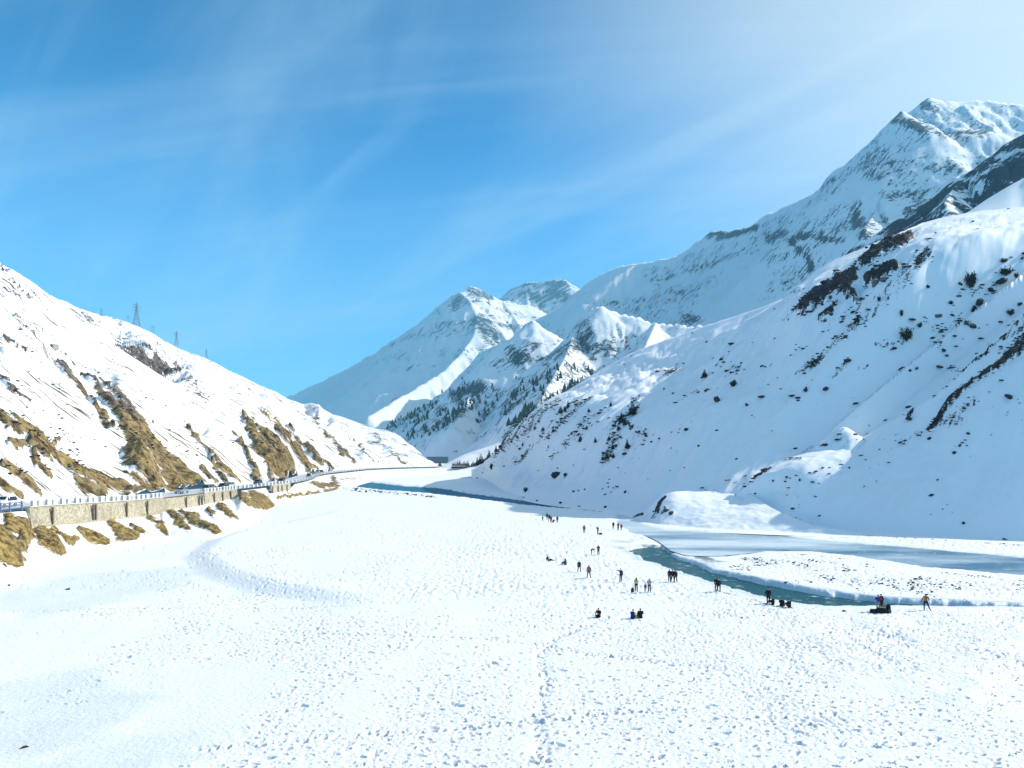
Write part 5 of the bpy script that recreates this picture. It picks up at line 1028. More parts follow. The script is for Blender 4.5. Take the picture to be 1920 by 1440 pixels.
def far_wood():
    X, Y, Z = TERR['wooded_mountain']; PX, PY = project(X, Y, Z)
    dens = paint(PX, PY, WOOD)
    vis = np.minimum.accumulate(PY, axis=0) >= PY - .5
    pr = dens * vis * (0.25 + np.clip(0.9 * fbm(X / 30, Y / 60, 3, 44) + .3, 0, 1)); rs = np.random.RandomState(3); c = np.argwhere(rs.rand(*pr.shape) < pr**1.4 * .42)
    tri = []; v0 = []
    for r_, k in c:
        x, y, z = X[r_, k] + rs.randn() * 3, Y[r_, k] + rs.randn() * 3, Z[r_, k]; h = 8 + 8 * rs.rand()**2; w = h * .26
        a0 = rs.rand() * 6; b = len(v0)
        for zz, ww in ((.1, 1.0), (.42, .75)):
            b = len(v0)
            for q in range(5): v0.append((x + w * ww * math.cos(a0 + q * 1.2566), y + w * ww * math.sin(a0 + q * 1.2566), z + h * zz - .5))
            v0.append((x, y, z + h * (zz + .58))); tri += [(b + q, b + (q + 1) % 5, b + 5) for q in range(5)]
    me = np_mesh('far_wood', np.array(v0), np.array(tri), False); o = obj('far_wood', me, M_NEEDLE, kind='stuff'); o['label'] = 'dark conifer wood on the lower flank of the far mountain'; o['category'] = 'wood'
far_wood()

# ------------------------------------------------------------------ boulders and crags
RK = [rock_mesh('boulder', s, M_ROCK) for s in (21, 22, 23, 24)] + [rock_mesh('boulder', s, M_ROCKR) for s in (31, 32)] + [rock_mesh('boulder', 41, M_ROCKG)] + [rock_mesh('boulder', 51, M_ROCK, cap=M_SNOW)]
def boulder(t, px, py, w, h, k, label, group=None, cat='boulder'):
    if t == 'floor':
        x, Y, z = stand(px, py); p = Vector((x, Y, z - .05))
    else: p = surf(t, px, py + h * .35)
    o = tag(obj('boulder', RK[k]), label, cat, group); s = w / F * p.y; hh = h / F * p.y / .78; o.location = p - Vector((0, 0, .12 * hh)); o.scale = (s, s * .9, hh); o.rotation_euler = (.35 * math.sin(px), .35 * math.cos(py * 1.3), (px * 1.7 + py) % 6.28); return o
SM = 'small dark stone poking out of the snow on the right slope'; GS = 'small stones scattered on the right slope'
BOULD = [('right_slope', 1345, 745, 15, 20, 0, 'pointed dark boulder standing alone on the smooth right slope'), ('right_slope', 1285, 803, 12, 9, 1, 'oval dark boulder alone below the pointed boulder'), ('right_slope', 1044, 888, 20, 14, 2, 'large dark boulder low on the right slope near the river'), ('right_slope', 1060, 889, 10, 7, 3, 'smaller dark boulder touching the large one near the river'),
    ('right_rib', 1613, 826, 20, 12, 7, 'snow-capped black boulder at the top of the sunlit wedge'), ('right_rib', 1890, 741, 20, 13, 0, 'angular black boulder alone near the right edge'), ('right_rib', 1704, 783, 16, 10, 3, 'dark boulder hooked under the rib crest'), ('right_slope', 1184, 801, 15, 10, 6, 'grey boulder below the clump of slope firs'),
    ('right_slope', 1665, 737, 19, 8, 2, 'flat dark boulder with a little snow, lowest in the middle of the slope'), ('right_slope', 1512, 728, 12, 14, 4, 'rusty upright boulder at the foot of the left rock band'), ('right_slope', 1547, 728, 14, 8, 1, 'dark flat boulder right of the rusty upright one'), ('right_slope', 1757, 591, 20, 11, 6, 'pale tan boulder in the upper right slope'), ('right_slope', 1837, 564, 21, 15, 2, 'snow-topped dark boulder below the big shoulder bush'),
    ('right_slope', 1824, 608, 17, 15, 0, 'round dark boulder right of the wide bush'), ('right_slope', 1690, 690, 15, 9, 3, 'left one of three flat dark boulders in a row'), ('right_slope', 1706, 693, 12, 7, 1, 'middle one of three flat dark boulders in a row'), ('right_slope', 1719, 690, 10, 5, 2, 'right one of three flat dark boulders in a row'), ('right_slope', 1761, 686, 14, 8, 0, 'single flat boulder right of the row of three'),
    ('right_slope', 1878, 526, 22, 14, 3, 'long dark boulder below the flat wide bush'), ('right_slope', 1912, 568, 14, 11, 5, 'dark boulder at the right edge of the slope'), ('right_rib', 1905, 652, 22, 20, 4, 'big rusty block on the rib at the right edge'), ('right_rib', 1882, 672, 14, 14, 5, 'rusty block below the big one on the rib'), ('right_slope', 1800, 530, 11, 10, 0, None), ('right_slope', 1803, 541, 9, 5, 1, None),
    ('right_slope', 1770, 655, 12, 7, 1, None), ('right_slope', 1775, 666, 10, 5, 2, None), ('right_slope', 1710, 598, 14, 5, 3, None), ('right_slope', 1590, 677, 9, 5, 0, None), ('right_rib', 1808, 979, 8, 6, 1, 'single small dark stone low on the shaded right foot'), ('right_rib', 1746, 928, 10, 5, 2, None), ('right_rib', 1758, 899, 5, 4, 3, None), ('right_rib', 1884, 1010, 10, 4, 0, None), ('right_rib', 1800, 834, 7, 7, 1, None), ('right_rib', 1791, 848, 8, 8, 2, None), ('right_rib', 1742, 820, 9, 8, 0, None), ('right_rib', 1815, 812, 8, 6, 3, None), ('right_rib', 1475, 893, 7, 5, 1, None), ('right_rib', 1500, 899, 7, 5, 2, None), ('right_rib', 1449, 900, 5, 5, 0, None), ('right_rib', 1592, 876, 5, 6, 3, None),
    ('right_slope', 1370, 644, 13, 6, 2, 'dark flat boulder at the tip of the long sunlit strip'), ('right_slope', 1352, 672, 10, 9, 0, None), ('right_slope', 1355, 678, 8, 5, 1, None), ('right_slope', 1390, 680, 8, 5, 6, None), ('right_slope', 1429, 685, 8, 6, 0, None), ('right_slope', 1400, 757, 9, 6, 1, None), ('right_slope', 1245, 729, 6, 4, 2, None), ('right_slope', 1210, 804, 5, 4, 3, None), ('right_slope', 1211, 816, 10, 8, 0, None), ('right_slope', 1222, 827, 6, 5, 1, None), ('right_slope', 1259, 840, 5, 3, 2, None), ('right_slope', 1171, 850, 14, 7, 3, None), ('right_slope', 1259, 810, 5, 3, 1, None), ('right_slope', 1236, 821, 5, 4, 0, None),
    ('right_slope', 1075, 920, 6, 5, 0, None), ('right_slope', 1086, 919, 5, 4, 1, None), ('right_slope', 1097, 917, 5, 3, 2, None), ('right_slope', 1129, 916, 4, 3, 3, None), ('right_slope', 1142, 912, 7, 4, 0, None), ('right_slope', 1172, 921, 7, 8, 1, None), ('right_slope', 1051, 942, 6, 6, 2, None), ('right_slope', 1135, 949, 7, 7, 0, 'lone dark stone on the far bank at the water edge'), ('right_slope', 1045, 877, 5, 5, 3, None), ('right_slope', 975, 840, 8, 7, 0, None), ('right_slope', 982, 932, 6, 4, 1, None), ('right_slope', 1007, 938, 5, 3, 2, None), ('right_slope', 1415, 782, 4, 3, 0, None), ('right_slope', 1448, 807, 4, 3, 1, None), ('right_slope', 1380, 860, 6, 3, 2, None), ('right_slope', 1324, 640, 6, 4, 3, None), ('right_slope', 1453, 634, 7, 4, 0, None),
    ('snow_mound', 1238, 940, 7, 7, 0, None), ('snow_mound', 1232, 950, 6, 6, 1, None), ('snow_mound', 1245, 950, 5, 5, 2, None), ('snow_mound', 1256, 964, 5, 4, 3, None), ('snow_mound', 1226, 958, 6, 5, 1, None),
    ('floor', 1583, 1146, 11, 6, 0, 'black rounded stone at the snow edge left of the gear pile'), ('floor', 46, 1401, 24, 8, 4, 'dark flat stone in the glazed snow at the bottom left'), ('floor', 127, 1104, 11, 4, 0, 'lone flat dark stone on the smooth snow at the left'), ('floor', 16, 1097, 7, 6, 4, 'small reddish stone at the left edge of the snowfield'), ('floor', 1393, 1158, 10, 3, 1, 'left dark slab melted out of the white snow'), ('floor', 1433, 1155, 7, 3, 2, 'right dark slab melted out of the white snow'), ('floor', 1413, 1113, 5, 3, 0, 'small stone on the pale ice shelf by the river'), ('floor', 765, 1069, 6, 4, 1, 'tiny dark stone alone in the middle of the snowfield')]
def stone_group(t, px, py): return 'stones on the sunlit mound' if t == 'snow_mound' else 'stones on the nearer rib' if t == 'right_rib' else 'stones low by the river' if py > 900 else 'stones high on the right slope' if px > 1550 else 'stones in the middle of the right slope'
for t, px, py, w, h, k, lb in BOULD: boulder(t, px, py, w, h, k, lb or SM, None if lb else stone_group(t, px, py))
CRAG = [rock_mesh('crag', s, m, 3, .9, M_SNOW if m is not M_TAN else None, 18) for s, m in ((61, M_ROCK), (62, M_ROCKR), (63, M_ROCKG), (64, M_TAN))]
def crag(t, px, py, w, h, k, label):
    p = surf(t, px, py + h * .4); o = tag(obj('crag', CRAG[k]), label, 'rock outcrop', 'rock outcrops'); s = w / F * p.y; hh = h / F * p.y / .75; o.location = p - Vector((0, -.25 * s, .25 * hh)); o.scale = (s, s * .8, hh * 1.1); o.rotation_euler = (0, 0, (px * .7) % 6.28)
CR_T = {0: 'black', 1: 'rust-stained', 2: 'grey', 3: 'tan'}
for a in [('right_slope', 1664, 516, 20, 17, 2, 'grey square-cut cliff block in the right slope crags'), ('right_slope', 1642, 524, 18, 20, 2, 'grey cliff block left of the square-cut one'), ('right_slope', 1592, 548, 14, 22, 1, 'rust-stained cliff block in the middle of the crags'), ('right_slope', 1604, 556, 10, 14, 2, 'small grey block right of the rust-stained one'), ('right_slope', 1508, 580, 15, 12, 0, 'black crag at the lower left end of the rock band'), ('right_slope', 1524, 566, 16, 14, 0, 'second black crag from the lower left end of the rock band'), ('right_slope', 1540, 556, 15, 15, 0, 'third black crag from the lower left end of the rock band'), ('right_slope', 1558, 545, 14, 12, 0, 'fourth black crag from the lower left end of the rock band'), ('right_slope', 1575, 535, 14, 12, 0, 'black crag left of the rust-stained cliff block'), ('right_slope', 1626, 490, 13, 10, 0, 'black crag at the lower end of the upper rock band'), ('right_slope', 1645, 478, 16, 12, 0, 'black crag in the middle of the upper rock band'), ('right_slope', 1664, 467, 16, 12, 0, 'largest black crag in the upper rock band'), ('right_slope', 1684, 457, 14, 9, 0, 'black crag near the top of the upper rock band'), ('right_slope', 1702, 450, 10, 7, 0, 'small black crag at the very top of the rock band'), ('right_slope', 1548, 598, 11, 9, 1, 'rusty crag below the rock band'), ('right_slope', 1560, 586, 12, 10, 0, 'black crag below the rock band'),
          ('left_hill', 244, 760, 9, 9, 2, 'grey broken crag at the head of the brown scar'), ('left_hill', 254, 772, 10, 11, 2, 'second grey crag down the brown scar'), ('left_hill', 263, 785, 10, 12, 2, 'third grey crag down the brown scar'), ('left_hill', 286, 788, 8, 11, 0, 'dark upright rock right of the brown scar'), ('left_hill', 262, 872, 13, 15, 3, 'tan earth cliff above the road, left part'), ('left_hill', 276, 882, 15, 19, 3, 'tan earth cliff above the road, middle part'), ('left_hill', 290, 893, 13, 18, 3, 'tan earth cliff above the road, right part'), ('left_hill', 176, 823, 9, 5, 0, 'dark stone on the smooth snow left of the brown scar')]: crag(*a)
def slope_stones(name, terr, n, smin, smax, seed, label, base=0.03):
    """loose stones poking through the snow, thickest where the rock bands are"""
    X, Y, Z = TERR[terr]; nf = FRONT[terr]; pr = np.clip(CMAP[terr][:nf] * 1.3, 0, 1)**1.5 * np.clip(0.4 + 1.6 * fbm(X[:nf] / 6, Y[:nf] / 6, 3, seed), 0, 1) + base * np.clip(fbm(X[:nf] / 14, Y[:nf] / 14, 3, seed + 1), 0, 1)
    pr[: int(nf * .12)] *= .15; rs = np.random.RandomState(seed); p = pr.ravel() / pr.sum(); idx = rs.choice(p.size, n, True, p)
    base_ = [rock_mesh('t', 90 + i, M_ROCK, 0) for i in range(4)]; geo_ = [(np.array([q.co[:] for q in b.vertices]), np.array([q.vertices[:] for q in b.polygons])) for b in base_]; v0, f0, vs = [], [], 0
    for k, i in enumerate(idx):
        r_, c_ = divmod(int(i), X.shape[1]); v, f = geo_[k % 4]; sz = smin * (smax / smin)**(rs.rand()**2.0); t = rs.rand() * 6.28; ca, sa = math.cos(t), math.sin(t)
        j = rs.randn(2) * .4; x, y, z = X[r_, c_] + j[0], Y[r_, c_] + j[1] * .3, Z[r_, c_]
        v0.append(np.stack([(v[:, 0] * ca - v[:, 1] * sa) * sz * (1 + .5 * rs.rand()) + x, (v[:, 0] * sa + v[:, 1] * ca) * sz + y, v[:, 2] * sz * .75 + z - .22 * sz], 1)); f0.append(f + vs); vs += len(v)
    for b in base_: bpy.data.meshes.remove(b)
    o = obj(name, np_mesh(name, np.vstack(v0), np.vstack(f0), False), M_ROCK, kind='stuff'); o['label'] = label; o['category'] = 'stones'
slope_stones('slope_scree', 'right_slope', 4600, .3, 2.2, 17, 'loose dark stones scattered through the snow of the right slope')
slope_stones('hill_scree', 'left_hill', 3400, .25, 1.5, 23, 'small dark stones and tufts scattered over the snowy left hill', .5)
slope_stones('rib_scree', 'right_rib', 1100, .2, 1.2, 19, 'loose dark stones scattered over the nearer rib', .02)
def stone_field(name, n, region, smin, smax, seed, label, cond):
    rs = np.random.RandomState(seed); P = np.array(region); v0, f0 = [], []; base = [rock_mesh('t', 70 + i, M_ROCK, 0) for i in range(4)]
    geo_ = [(np.array([q.co[:] for q in b.vertices]), np.array([p.vertices[:] for p in b.polygons])) for b in base]
    lo, hi = P.min(0), P.max(0); got = 0; vs = 0
    for _ in range(40):
        x = lo[0] + rs.rand(4000) * (hi[0] - lo[0]); y = lo[1] + rs.rand(4000) * (hi[1] - lo[1]); ok = (poly_sd(x, y, region) > 0) & cond(x, y); x, y = x[ok], y[ok]
        z = floor_z(x, y, False)
        for a, b, c in zip(x, y, z):
            if got >= n: break
            v, f = geo_[got % 4]; s = smin * (smax / smin)**(rs.rand()**1.8); t = rs.rand() * 6.28; q = v.copy(); ca, sa = math.cos(t), math.sin(t)
            q = np.stack([(q[:, 0] * ca - q[:, 1] * sa) * s + a, (q[:, 0] * sa + q[:, 1] * ca) * s + b, q[:, 2] * s * .65 + c - .12 * s], 1); v0.append(q); f0.append(f + vs); vs += len(q); got += 1
        if got >= n: break
    for b in base: bpy.data.meshes.remove(b)
    o = obj(name, np_mesh(name, np.vstack(v0), np.vstack(f0), False), M_ROCK, kind='stuff'); o['label'] = label; o['category'] = 'stones'
BARP = gpoly([(1330, 1050), (1470, 1036), (1600, 1050), (1740, 1072), (1960, 1088), (1960, 1140), (1740, 1130), (1560, 1112), (1440, 1092), (1340, 1066)])
stone_field('bar_stones', 900, BARP, .12, .6, 5, 'dark stones strewn over the snowy gravel bar', lambda x, y: (fbm(x / 5, y / 9, 4, 91) > .18) & (near_water(x, y) < -.6))
SHORE = gpoly([(640, 913), (700, 918), (760, 925), (820, 931), (820, 934), (740, 928), (690, 925), (650, 920)])
stone_field('shore_stones', 160, SHORE, .5, 1.8, 8, 'dark stones along the near bank of the far river', lambda x, y: x < 1e9)
EDGE = gpoly([(1338, 1104), (1400, 1120), (1440, 1130), (1490, 1140), (1490, 1142), (1440, 1132), (1400, 1122), (1338, 1107)])
stone_field('bank_edge_stones', 160, EDGE, .06, .25, 9, 'thin line of dark grit along the trodden river bank', lambda x, y: x < 1e9)
TIP = gpoly([(1180, 1033), (1215, 1026), (1222, 1028), (1190, 1036)])
stone_field('bank_tip_stones', 50, TIP, .2, .9, 10, 'dark stones at the inner bend of the turquoise river', lambda x, y: x < 1e9)

# ------------------------------------------------------------------ people
M_SKIN = plain('skin', (0.42, 0.27, 0.19), .6, .3); M_HAIR = plain('dark_hair', (0.012, 0.01, 0.01), .6, .3); M_BOOT = plain('boot', (0.02, 0.02, 0.022), .8, .2)
def cloth(c): return plain('cloth_' + '_'.join('%02d' % int(q * 99) for q in c), c, .9, .1, var=.12, scale=9)
def skin(name, verts, edges, radii, mat, parent, root=0, sub=1):
    me = bpy.data.meshes.new(name + '_cage'); me.from_pydata([tuple(v) for v in verts], edges, []); o = bpy.data.objects.new(name + '_cage', me); COL.objects.link(o)
    md = o.modifiers.new('skin', 'SKIN'); md.use_smooth_shade = True; ss = o.modifiers.new('sub', 'SUBSURF'); ss.levels = sub
    sv = me.skin_vertices[0].data
    for i, r in enumerate(radii): sv[i].radius = (r, r) if not isinstance(r, tuple) else r; sv[i].use_root = (i == root)
    dg = bpy.context.evaluated_depsgraph_get(); m2 = bpy.data.meshes.new_from_object(o.evaluated_get(dg)); bpy.data.objects.remove(o); bpy.data.meshes.remove(me)
    m2.name = name; m2.materials.clear(); m2.materials.append(mat); return obj(name, m2, None, parent)
POSE = {}
def pose(kind):
    J = dict(pel=(0, 0, .93), sp=(0, 0, 1.12), ch=(0, 0, 1.33), nk=(0, -.01, 1.47), hd=(0, -.02, 1.56), top=(0, -.01, 1.66), hl=(-.1, 0, .9), hr=(.1, 0, .9), kl=(-.11, -.02, .49), kr=(.11, -.02, .49), al=(-.12, .02, .08), ar=(.12, .02, .08), tl=(-.13, -.14, .05), tr=(.13, -.14, .05),
             sl=(-.18, 0, 1.40), sr=(.18, 0, 1.40), el=(-.25, .02, 1.13), er=(.25, .02, 1.13), wl=(-.26, -.06, .88), wr=(.26, -.06, .88))
    U = lambda **k: J.update(k)
    def lift(keys, d):
        for k in keys: J[k] = tuple(a + b for a, b in zip(J[k], d))
    UP = ['pel', 'sp', 'ch', 'nk', 'hd', 'top', 'hl', 'hr', 'sl', 'sr', 'el', 'er', 'wl', 'wr']; TOR = ['sp', 'ch', 'nk', 'hd', 'top', 'sl', 'sr', 'el', 'er', 'wl', 'wr']
    if kind == 'wide': U(kl=(-.17, -.02, .48), kr=(.17, -.02, .48), al=(-.24, .02, .08), ar=(.24, .02, .08), tl=(-.27, -.13, .05), tr=(.27, -.13, .05))
    if kind == 'walk': U(kl=(-.1, -.12, .5), kr=(.1, .02, .48), al=(-.1, -.22, .09), ar=(.1, .28, .12), tl=(-.1, -.38, .06), tr=(.1, .14, .05), el=(-.25, .1, 1.13), wl=(-.25, .12, .9), er=(.25, -.08, 1.14), wr=(.24, -.25, .95))
    if kind == 'stride': U(kl=(-.16, -.05, .5), kr=(.22, .0, .5), al=(-.14, .02, .08), ar=(.42, .02, .09), tl=(-.16, -.12, .05), tr=(.5, -.1, .05), el=(-.3, .02, 1.15), wl=(-.4, -.05, .95), er=(.3, -.02, 1.15), wr=(.2, -.22, 1.1))
    if kind == 'point': U(el=(-.38, -.05, 1.46), wl=(-.62, -.12, 1.56))
    if kind == 'hold': U(el=(-.26, -.05, 1.14), wl=(-.1, -.26, 1.2), er=(.26, -.05, 1.14), wr=(.1, -.26, 1.2))
    if kind == 'photo': U(el=(-.26, -.16, 1.2), wl=(-.08, -.30, 1.46), er=(.26, -.16, 1.2), wr=(.08, -.30, 1.46))
    if kind == 'bend':
        U(sp=(0, -.16, 1.08), ch=(0, -.36, 1.14), nk=(0, -.50, 1.14), hd=(0, -.58, 1.12), top=(0, -.68, 1.08), sl=(-.18, -.42, 1.12), sr=(.18, -.42, 1.12), el=(-.2, -.46, .85), er=(.2, -.46, .85), wl=(-.18, -.5, .6), wr=(.18, -.5, .6))
    if kind == 'lean': lift(TOR, (.08, 0, 0)); lift(['ch', 'nk', 'hd', 'top', 'sl', 'sr'], (.06, 0, 0)); U(ar=(.34, .02, .08), kr=(.22, 0, .48), tr=(.38, -.12, .05))
    if kind in ('sit', 'sitside', 'sitround'):
        lift(UP, (0, 0, -.80)); U(hl=(-.12, -.02, .13), hr=(.12, -.02, .13), kl=(-.17, -.42, .46), kr=(.17, -.42, .46), al=(-.14, -.62, .09), ar=(.14, -.62, .09), tl=(-.15, -.80, .07), tr=(.15, -.80, .07))
        U(pel=(0, 0, .15), sp=(0, .03, .36), ch=(0, -.01, .58), nk=(0, -.06, .71), hd=(0, -.09, .80), top=(0, -.09, .90), sl=(-.18, -.02, .64), sr=(.18, -.02, .64), el=(-.27, -.16, .42), er=(.27, -.16, .42), wl=(-.16, -.40, .42), wr=(.16, -.40, .42))
    if kind == 'sitside': U(kl=(-.2, -.34, .30), kr=(.26, -.28, .2), al=(.05, -.5, .09), ar=(-.05, -.36, .09), tl=(.18, -.56, .07), tr=(-.18, -.42, .07))
    if kind == 'lounge': U(pel=(0, 0, .16), sp=(-.08, .12, .33), ch=(-.14, .24, .50), nk=(-.17, .28, .62), hd=(-.18, .27, .70), top=(-.18, .27, .80), hl=(.02, -.1, .14), hr=(.1, .1, .14), kl=(.42, -.18, .34), kr=(.48, .05, .16), al=(.78, -.2, .09), ar=(.9, .02, .09), tl=(.92, -.2, .12), tr=(1.04, .02, .14), sl=(-.2, .08, .55), sr=(-.05, .42, .55), el=(-.3, .1, .33), er=(-.2, .6, .33), wl=(-.28, .0, .12), wr=(-.25, .66, .1))
    if kind == 'crouch':
        lift(UP, (0, 0, -.55)); U(pel=(0, .12, .34), hl=(-.1, .1, .34), hr=(.1, .1, .34), kl=(-.16, -.28, .48), kr=(.16, -.28, .48), al=(-.13, .02, .09), ar=(.13, .02, .09), tl=(-.15, -.16, .05), tr=(.15, -.16, .05), sp=(0, .0, .52), ch=(0, -.14, .70), nk=(0, -.22, .82), hd=(0, -.26, .90), top=(0, -.27, 1.0), sl=(-.18, -.16, .76), sr=(.18, -.16, .76), el=(-.24, -.34, .58), er=(.24, -.34, .58), wl=(-.14, -.5, .44), wr=(.14, -.5, .44))
    return {k: Vector(v) for k, v in J.items()}
def person(px, py, h, kind, jacket, trousers, label, rz=0.0, hat=None, hair=None, group=None, Y=None, bulk=1.0, sleeve=None, extra=None):
    """one figure at a pixel of the snow, h metres tall when upright; rz 0 faces the camera"""
    x, Y, z = stand(px, py); s = h / 1.68
    r = empty('person', (x, Y, z - .03), rz, label, 'person', group); r.scale = (s, s, s); J = pose(kind); b = bulk
    V, E, R = [], [], []
    def add(p, rad, to=None): V.append(p); R.append(rad); E.append((to, len(V) - 1)) if to is not None else None; return len(V) - 1
    # one continuous body: trunk, head, arms with fingers, legs
    pel = add(J['pel'], .12); sp = add(J['sp'], .115, pel); ch = add(J['ch'], .13, sp); nk = add(J['nk'], .055, ch); hd = add(J['hd'], .088, nk); add(J['top'], .07, hd)
    for q in 'lr':
        a = add(J['s' + q], .06, ch); e = add(J['e' + q], .043, a); w = add(J['w' + q], .032, e); d = (J['w' + q] - J['e' + q]).normalized(); sd = d.orthogonal().normalized(); up = d.cross(sd)
        palm = add(J['w' + q] + d * .07, .034, w)
        for k, l in ((-.028, .075), (-.009, .09), (.01, .085), (.028, .065)): f1 = add(J['w' + q] + d * .11 + sd * k, .011, palm); add(J['w' + q] + d * (.11 + l) + sd * k * 1.2 + up * .02, .008, f1)
        add(J['w' + q] + d * .06 + sd * .06, .010, w)
        hp = add(J['h' + q], .085, pel); kn = add(J['k' + q], .055, hp); an = add(J['a' + q], .04, kn); add(J['t' + q], .035, an)
    skin('body', V, E, R, M_SKIN, r)
    # jacket with sleeves and collar
    V, E, R = [], [], []; pel = add(J['pel'] + (J['sp'] - J['pel']) * .05, .165 * b); sp = add(J['sp'], .155 * b, pel); ch = add(J['ch'], .165 * b, sp); add(J['nk'] - (J['nk'] - J['ch']) * .15, .085, ch)
    for q in 'lr': a = add(J['s' + q], .095 * b, ch); e = add(J['e' + q], .072 * b, a); add(J['w' + q], .052, e)
    skin('jacket', V, E, R, cloth(jacket), r)
    if sleeve:
        V, E, R = [], [], []; a = add(J['sl'], .102 * b); e = add(J['el'], .08 * b, a); add(J['wl'], .057, e); skin('sleeve', V, E, R, cloth(sleeve), r)
    V, E, R = [], [], []; pel = add(J['pel'], .135)
    for q in 'lr': hp = add(J['h' + q], .105, pel); kn = add(J['k' + q], .078, hp); add(J['a' + q] + (J['k' + q] - J['a' + q]) * .12, .062, kn)
    skin('trousers', V, E, R, cloth(trousers), r)
    for q in 'lr':
        V, E, R = [], [], []; a = add(J['a' + q] + (J['k' + q] - J['a' + q]) * .2, .06); e = add(J['a' + q], .058, a); add(J['t' + q], .045, e); skin('boot', V, E, R, M_BOOT, r)
    ax = (J['top'] - J['nk']).normalized(); V, E, R = [], [], []
    a = add(J['hd'] + Vector((0, .03, .02)), .100); e = add(J['top'] + Vector((0, .012, .012)), .092, a); add(J['top'] + ax * .06 + Vector((0, .012, 0)), .06, e)
    if hair == 'long': k = add(J['nk'] + Vector((0, .07, .0)), .085, a); add(J['ch'] + Vector((0, .12, .02)), .07, k)
    skin('hat' if hat else 'hair', V, E, R, cloth(hat) if hat else M_HAIR, r)
    for sx in (-.032, .032): MB().box(tuple(J['hd'] + Vector((sx, -.088, .045))), (.018, .012, .01)).build('eye', M_HAIR, r)
    MB().add([tuple(J['hd'] + Vector(p)) for p in ((0, -.085, .04), (-.016, -.085, -.005), (.016, -.085, -.005), (0, -.118, 0))], [(0, 1, 3), (0, 3, 2), (1, 2, 3)]).build('nose', M_SKIN, r)
    if extra: extra(r, J)
    return r
BLK, NVY, GRY, RED, DRED = (.014, .015, .018), (.018, .022, .045), (.10, .105, .11), (.42, .03, .04), (.16, .025, .03)
def sling(col):
    def f(r, J): MB().box(tuple(J['ch'] + Vector((.08, .17, -.1))), (.26, .14, .36), 0, .85).build('shoulder_bag', cloth(col), r)
    return f
pi = math.pi; FG = 'far group on the snow'
person(1017.5, 976.6, 1.15, 'stand', (.07, .08, .06), BLK, 'child standing left of the farthest group', .4)
person(1025.8, 974, 1.62, 'stand', (.05, .06, .05), BLK, 'person in dark clothes, leftmost of the far standing group', -.3)
person(1030, 978, 1.72, 'wide', (.03, .03, .04), BLK, 'person in black standing in the middle of the far group', .2)
person(1033.6, 979, 1.5, 'stand', (.24, .03, .045), (.03, .02, .03), 'person in dark red jacket in the far group', .5, hat=(.05, .02, .03))
person(1037, 979.8, 1.5, 'crouch', RED, (.06, .02, .03), 'person in red crouching at the right of the far group', 1.2)
person(1045, 980, 1.55, 'stand', (.05, .045, .04), BLK, 'person in dark brown standing apart right of the far group', 0)
person(1095.3, 999.5, 1.68, 'stand', (.42, .07, .06), BLK, 'lone person in red jacket and black trousers', pi, hat=(.3, .03, .03))
person(1121, 1002, 1.62, 'photo', (.03, .025, .11), (.02, .02, .06), 'person in a long dark blue-violet coat with a bag at the feet', -1.2, bulk=1.15)
person(1150, 992, 1.58, 'stand', (.02, .025, .022), BLK, 'person in black, left of the pair with the red jacket', .2)
person(1159, 994.5, 1.66, 'hold', (.018, .02, .025), BLK, 'person in black beside the person in the red coat', .4)
person(1165, 995, 1.45, 'stand', (.36, .03, .055), DRED, 'person in a red coat standing close to one in black', -.3, bulk=1.1)
person(1109, 1040, 1.4, 'bend', (.42, .02, .03), (.3, .02, .025), 'person in bright red bending down', 1.4, bulk=1.1)
person(1122, 1041, 1.62, 'hold', (.10, .018, .022), BLK, 'person in dark red and black standing beside the bending one', -.5, hat=BLK)
person(1028, 1051.5, 1.62, 'lounge', (.02, .02, .022), BLK, 'person in black lying propped up on the snow', 0)
person(1060.5, 1059, 1.62, 'sit', (.02, .075, .10), (.02, .04, .06), 'person in a teal jacket sitting on the snow', -2.2, hair='long')
person(1086, 1072.6, 1.58, 'wide', BLK, BLK, 'person in black standing with legs apart', pi * .9, hat=BLK)
person(1104, 1083.6, 1.66, 'wide', (.03, .03, .035), (.05, .075, .07), 'person in dark jacket and grey-green trousers with a pink bag', pi, hair='long', extra=sling((.5, .16, .18)))
person(1164, 1090.6, 1.66, 'point', NVY, NVY, 'person in navy holding one arm out to the left', .3, hat=BLK)
person(1193, 1109.2, 1.64, 'hold', (.52, .42, .17), BLK, 'long-haired person in a yellow jacket', pi, hair='long')
person(1210, 1109.6, 1.0, 'stand', (.10, .10, .11), (.06, .06, .07), 'small child in grey between the yellow and the pale jacket', pi)
person(1217.5, 1110.8, 1.66, 'hold', (.36, .36, .36), (.05, .052, .058), 'person in a pale grey padded jacket beside the child', pi * .9, hat=(.3, .29, .28), bulk=1.15)
person(1255.5, 1091, 1.62, 'stand', BLK, (.03, .03, .035), 'person in black, left of the huddle of three by the river', pi * .8)
person(1261.5, 1091.4, 1.62, 'wide', (.06, .018, .025), BLK, 'person in dark maroon, middle of the huddle of three by the river', pi)
person(1267.5, 1091.6, 1.62, 'lean', BLK, BLK, 'person in black, right of the huddle of three by the river', pi * 1.1)
person(1343.5, 1108.4, 1.66, 'stand', BLK, BLK, 'left one of two people in black side by side at the bank', pi)
person(1348.5, 1109.6, 1.6, 'lean', BLK, BLK, 'right one of two people in black, leaning with a leg out', pi)
person(1440.5, 1131.2, 1.68, 'stand', (.012, .012, .015), (.02, .022, .028), 'person in a long black coat standing beside three seated people', pi * .9, bulk=1.1)
person(1450, 1133.4, 1.68, 'sit', BLK, BLK, 'left one of three people in black seated on the bank', -2.0, hat=BLK)
person(1465.5, 1136.5, 1.68, 'sit', BLK, BLK, 'middle one of three people in black seated on the bank', pi * .85, hat=(.04, .03, .03))
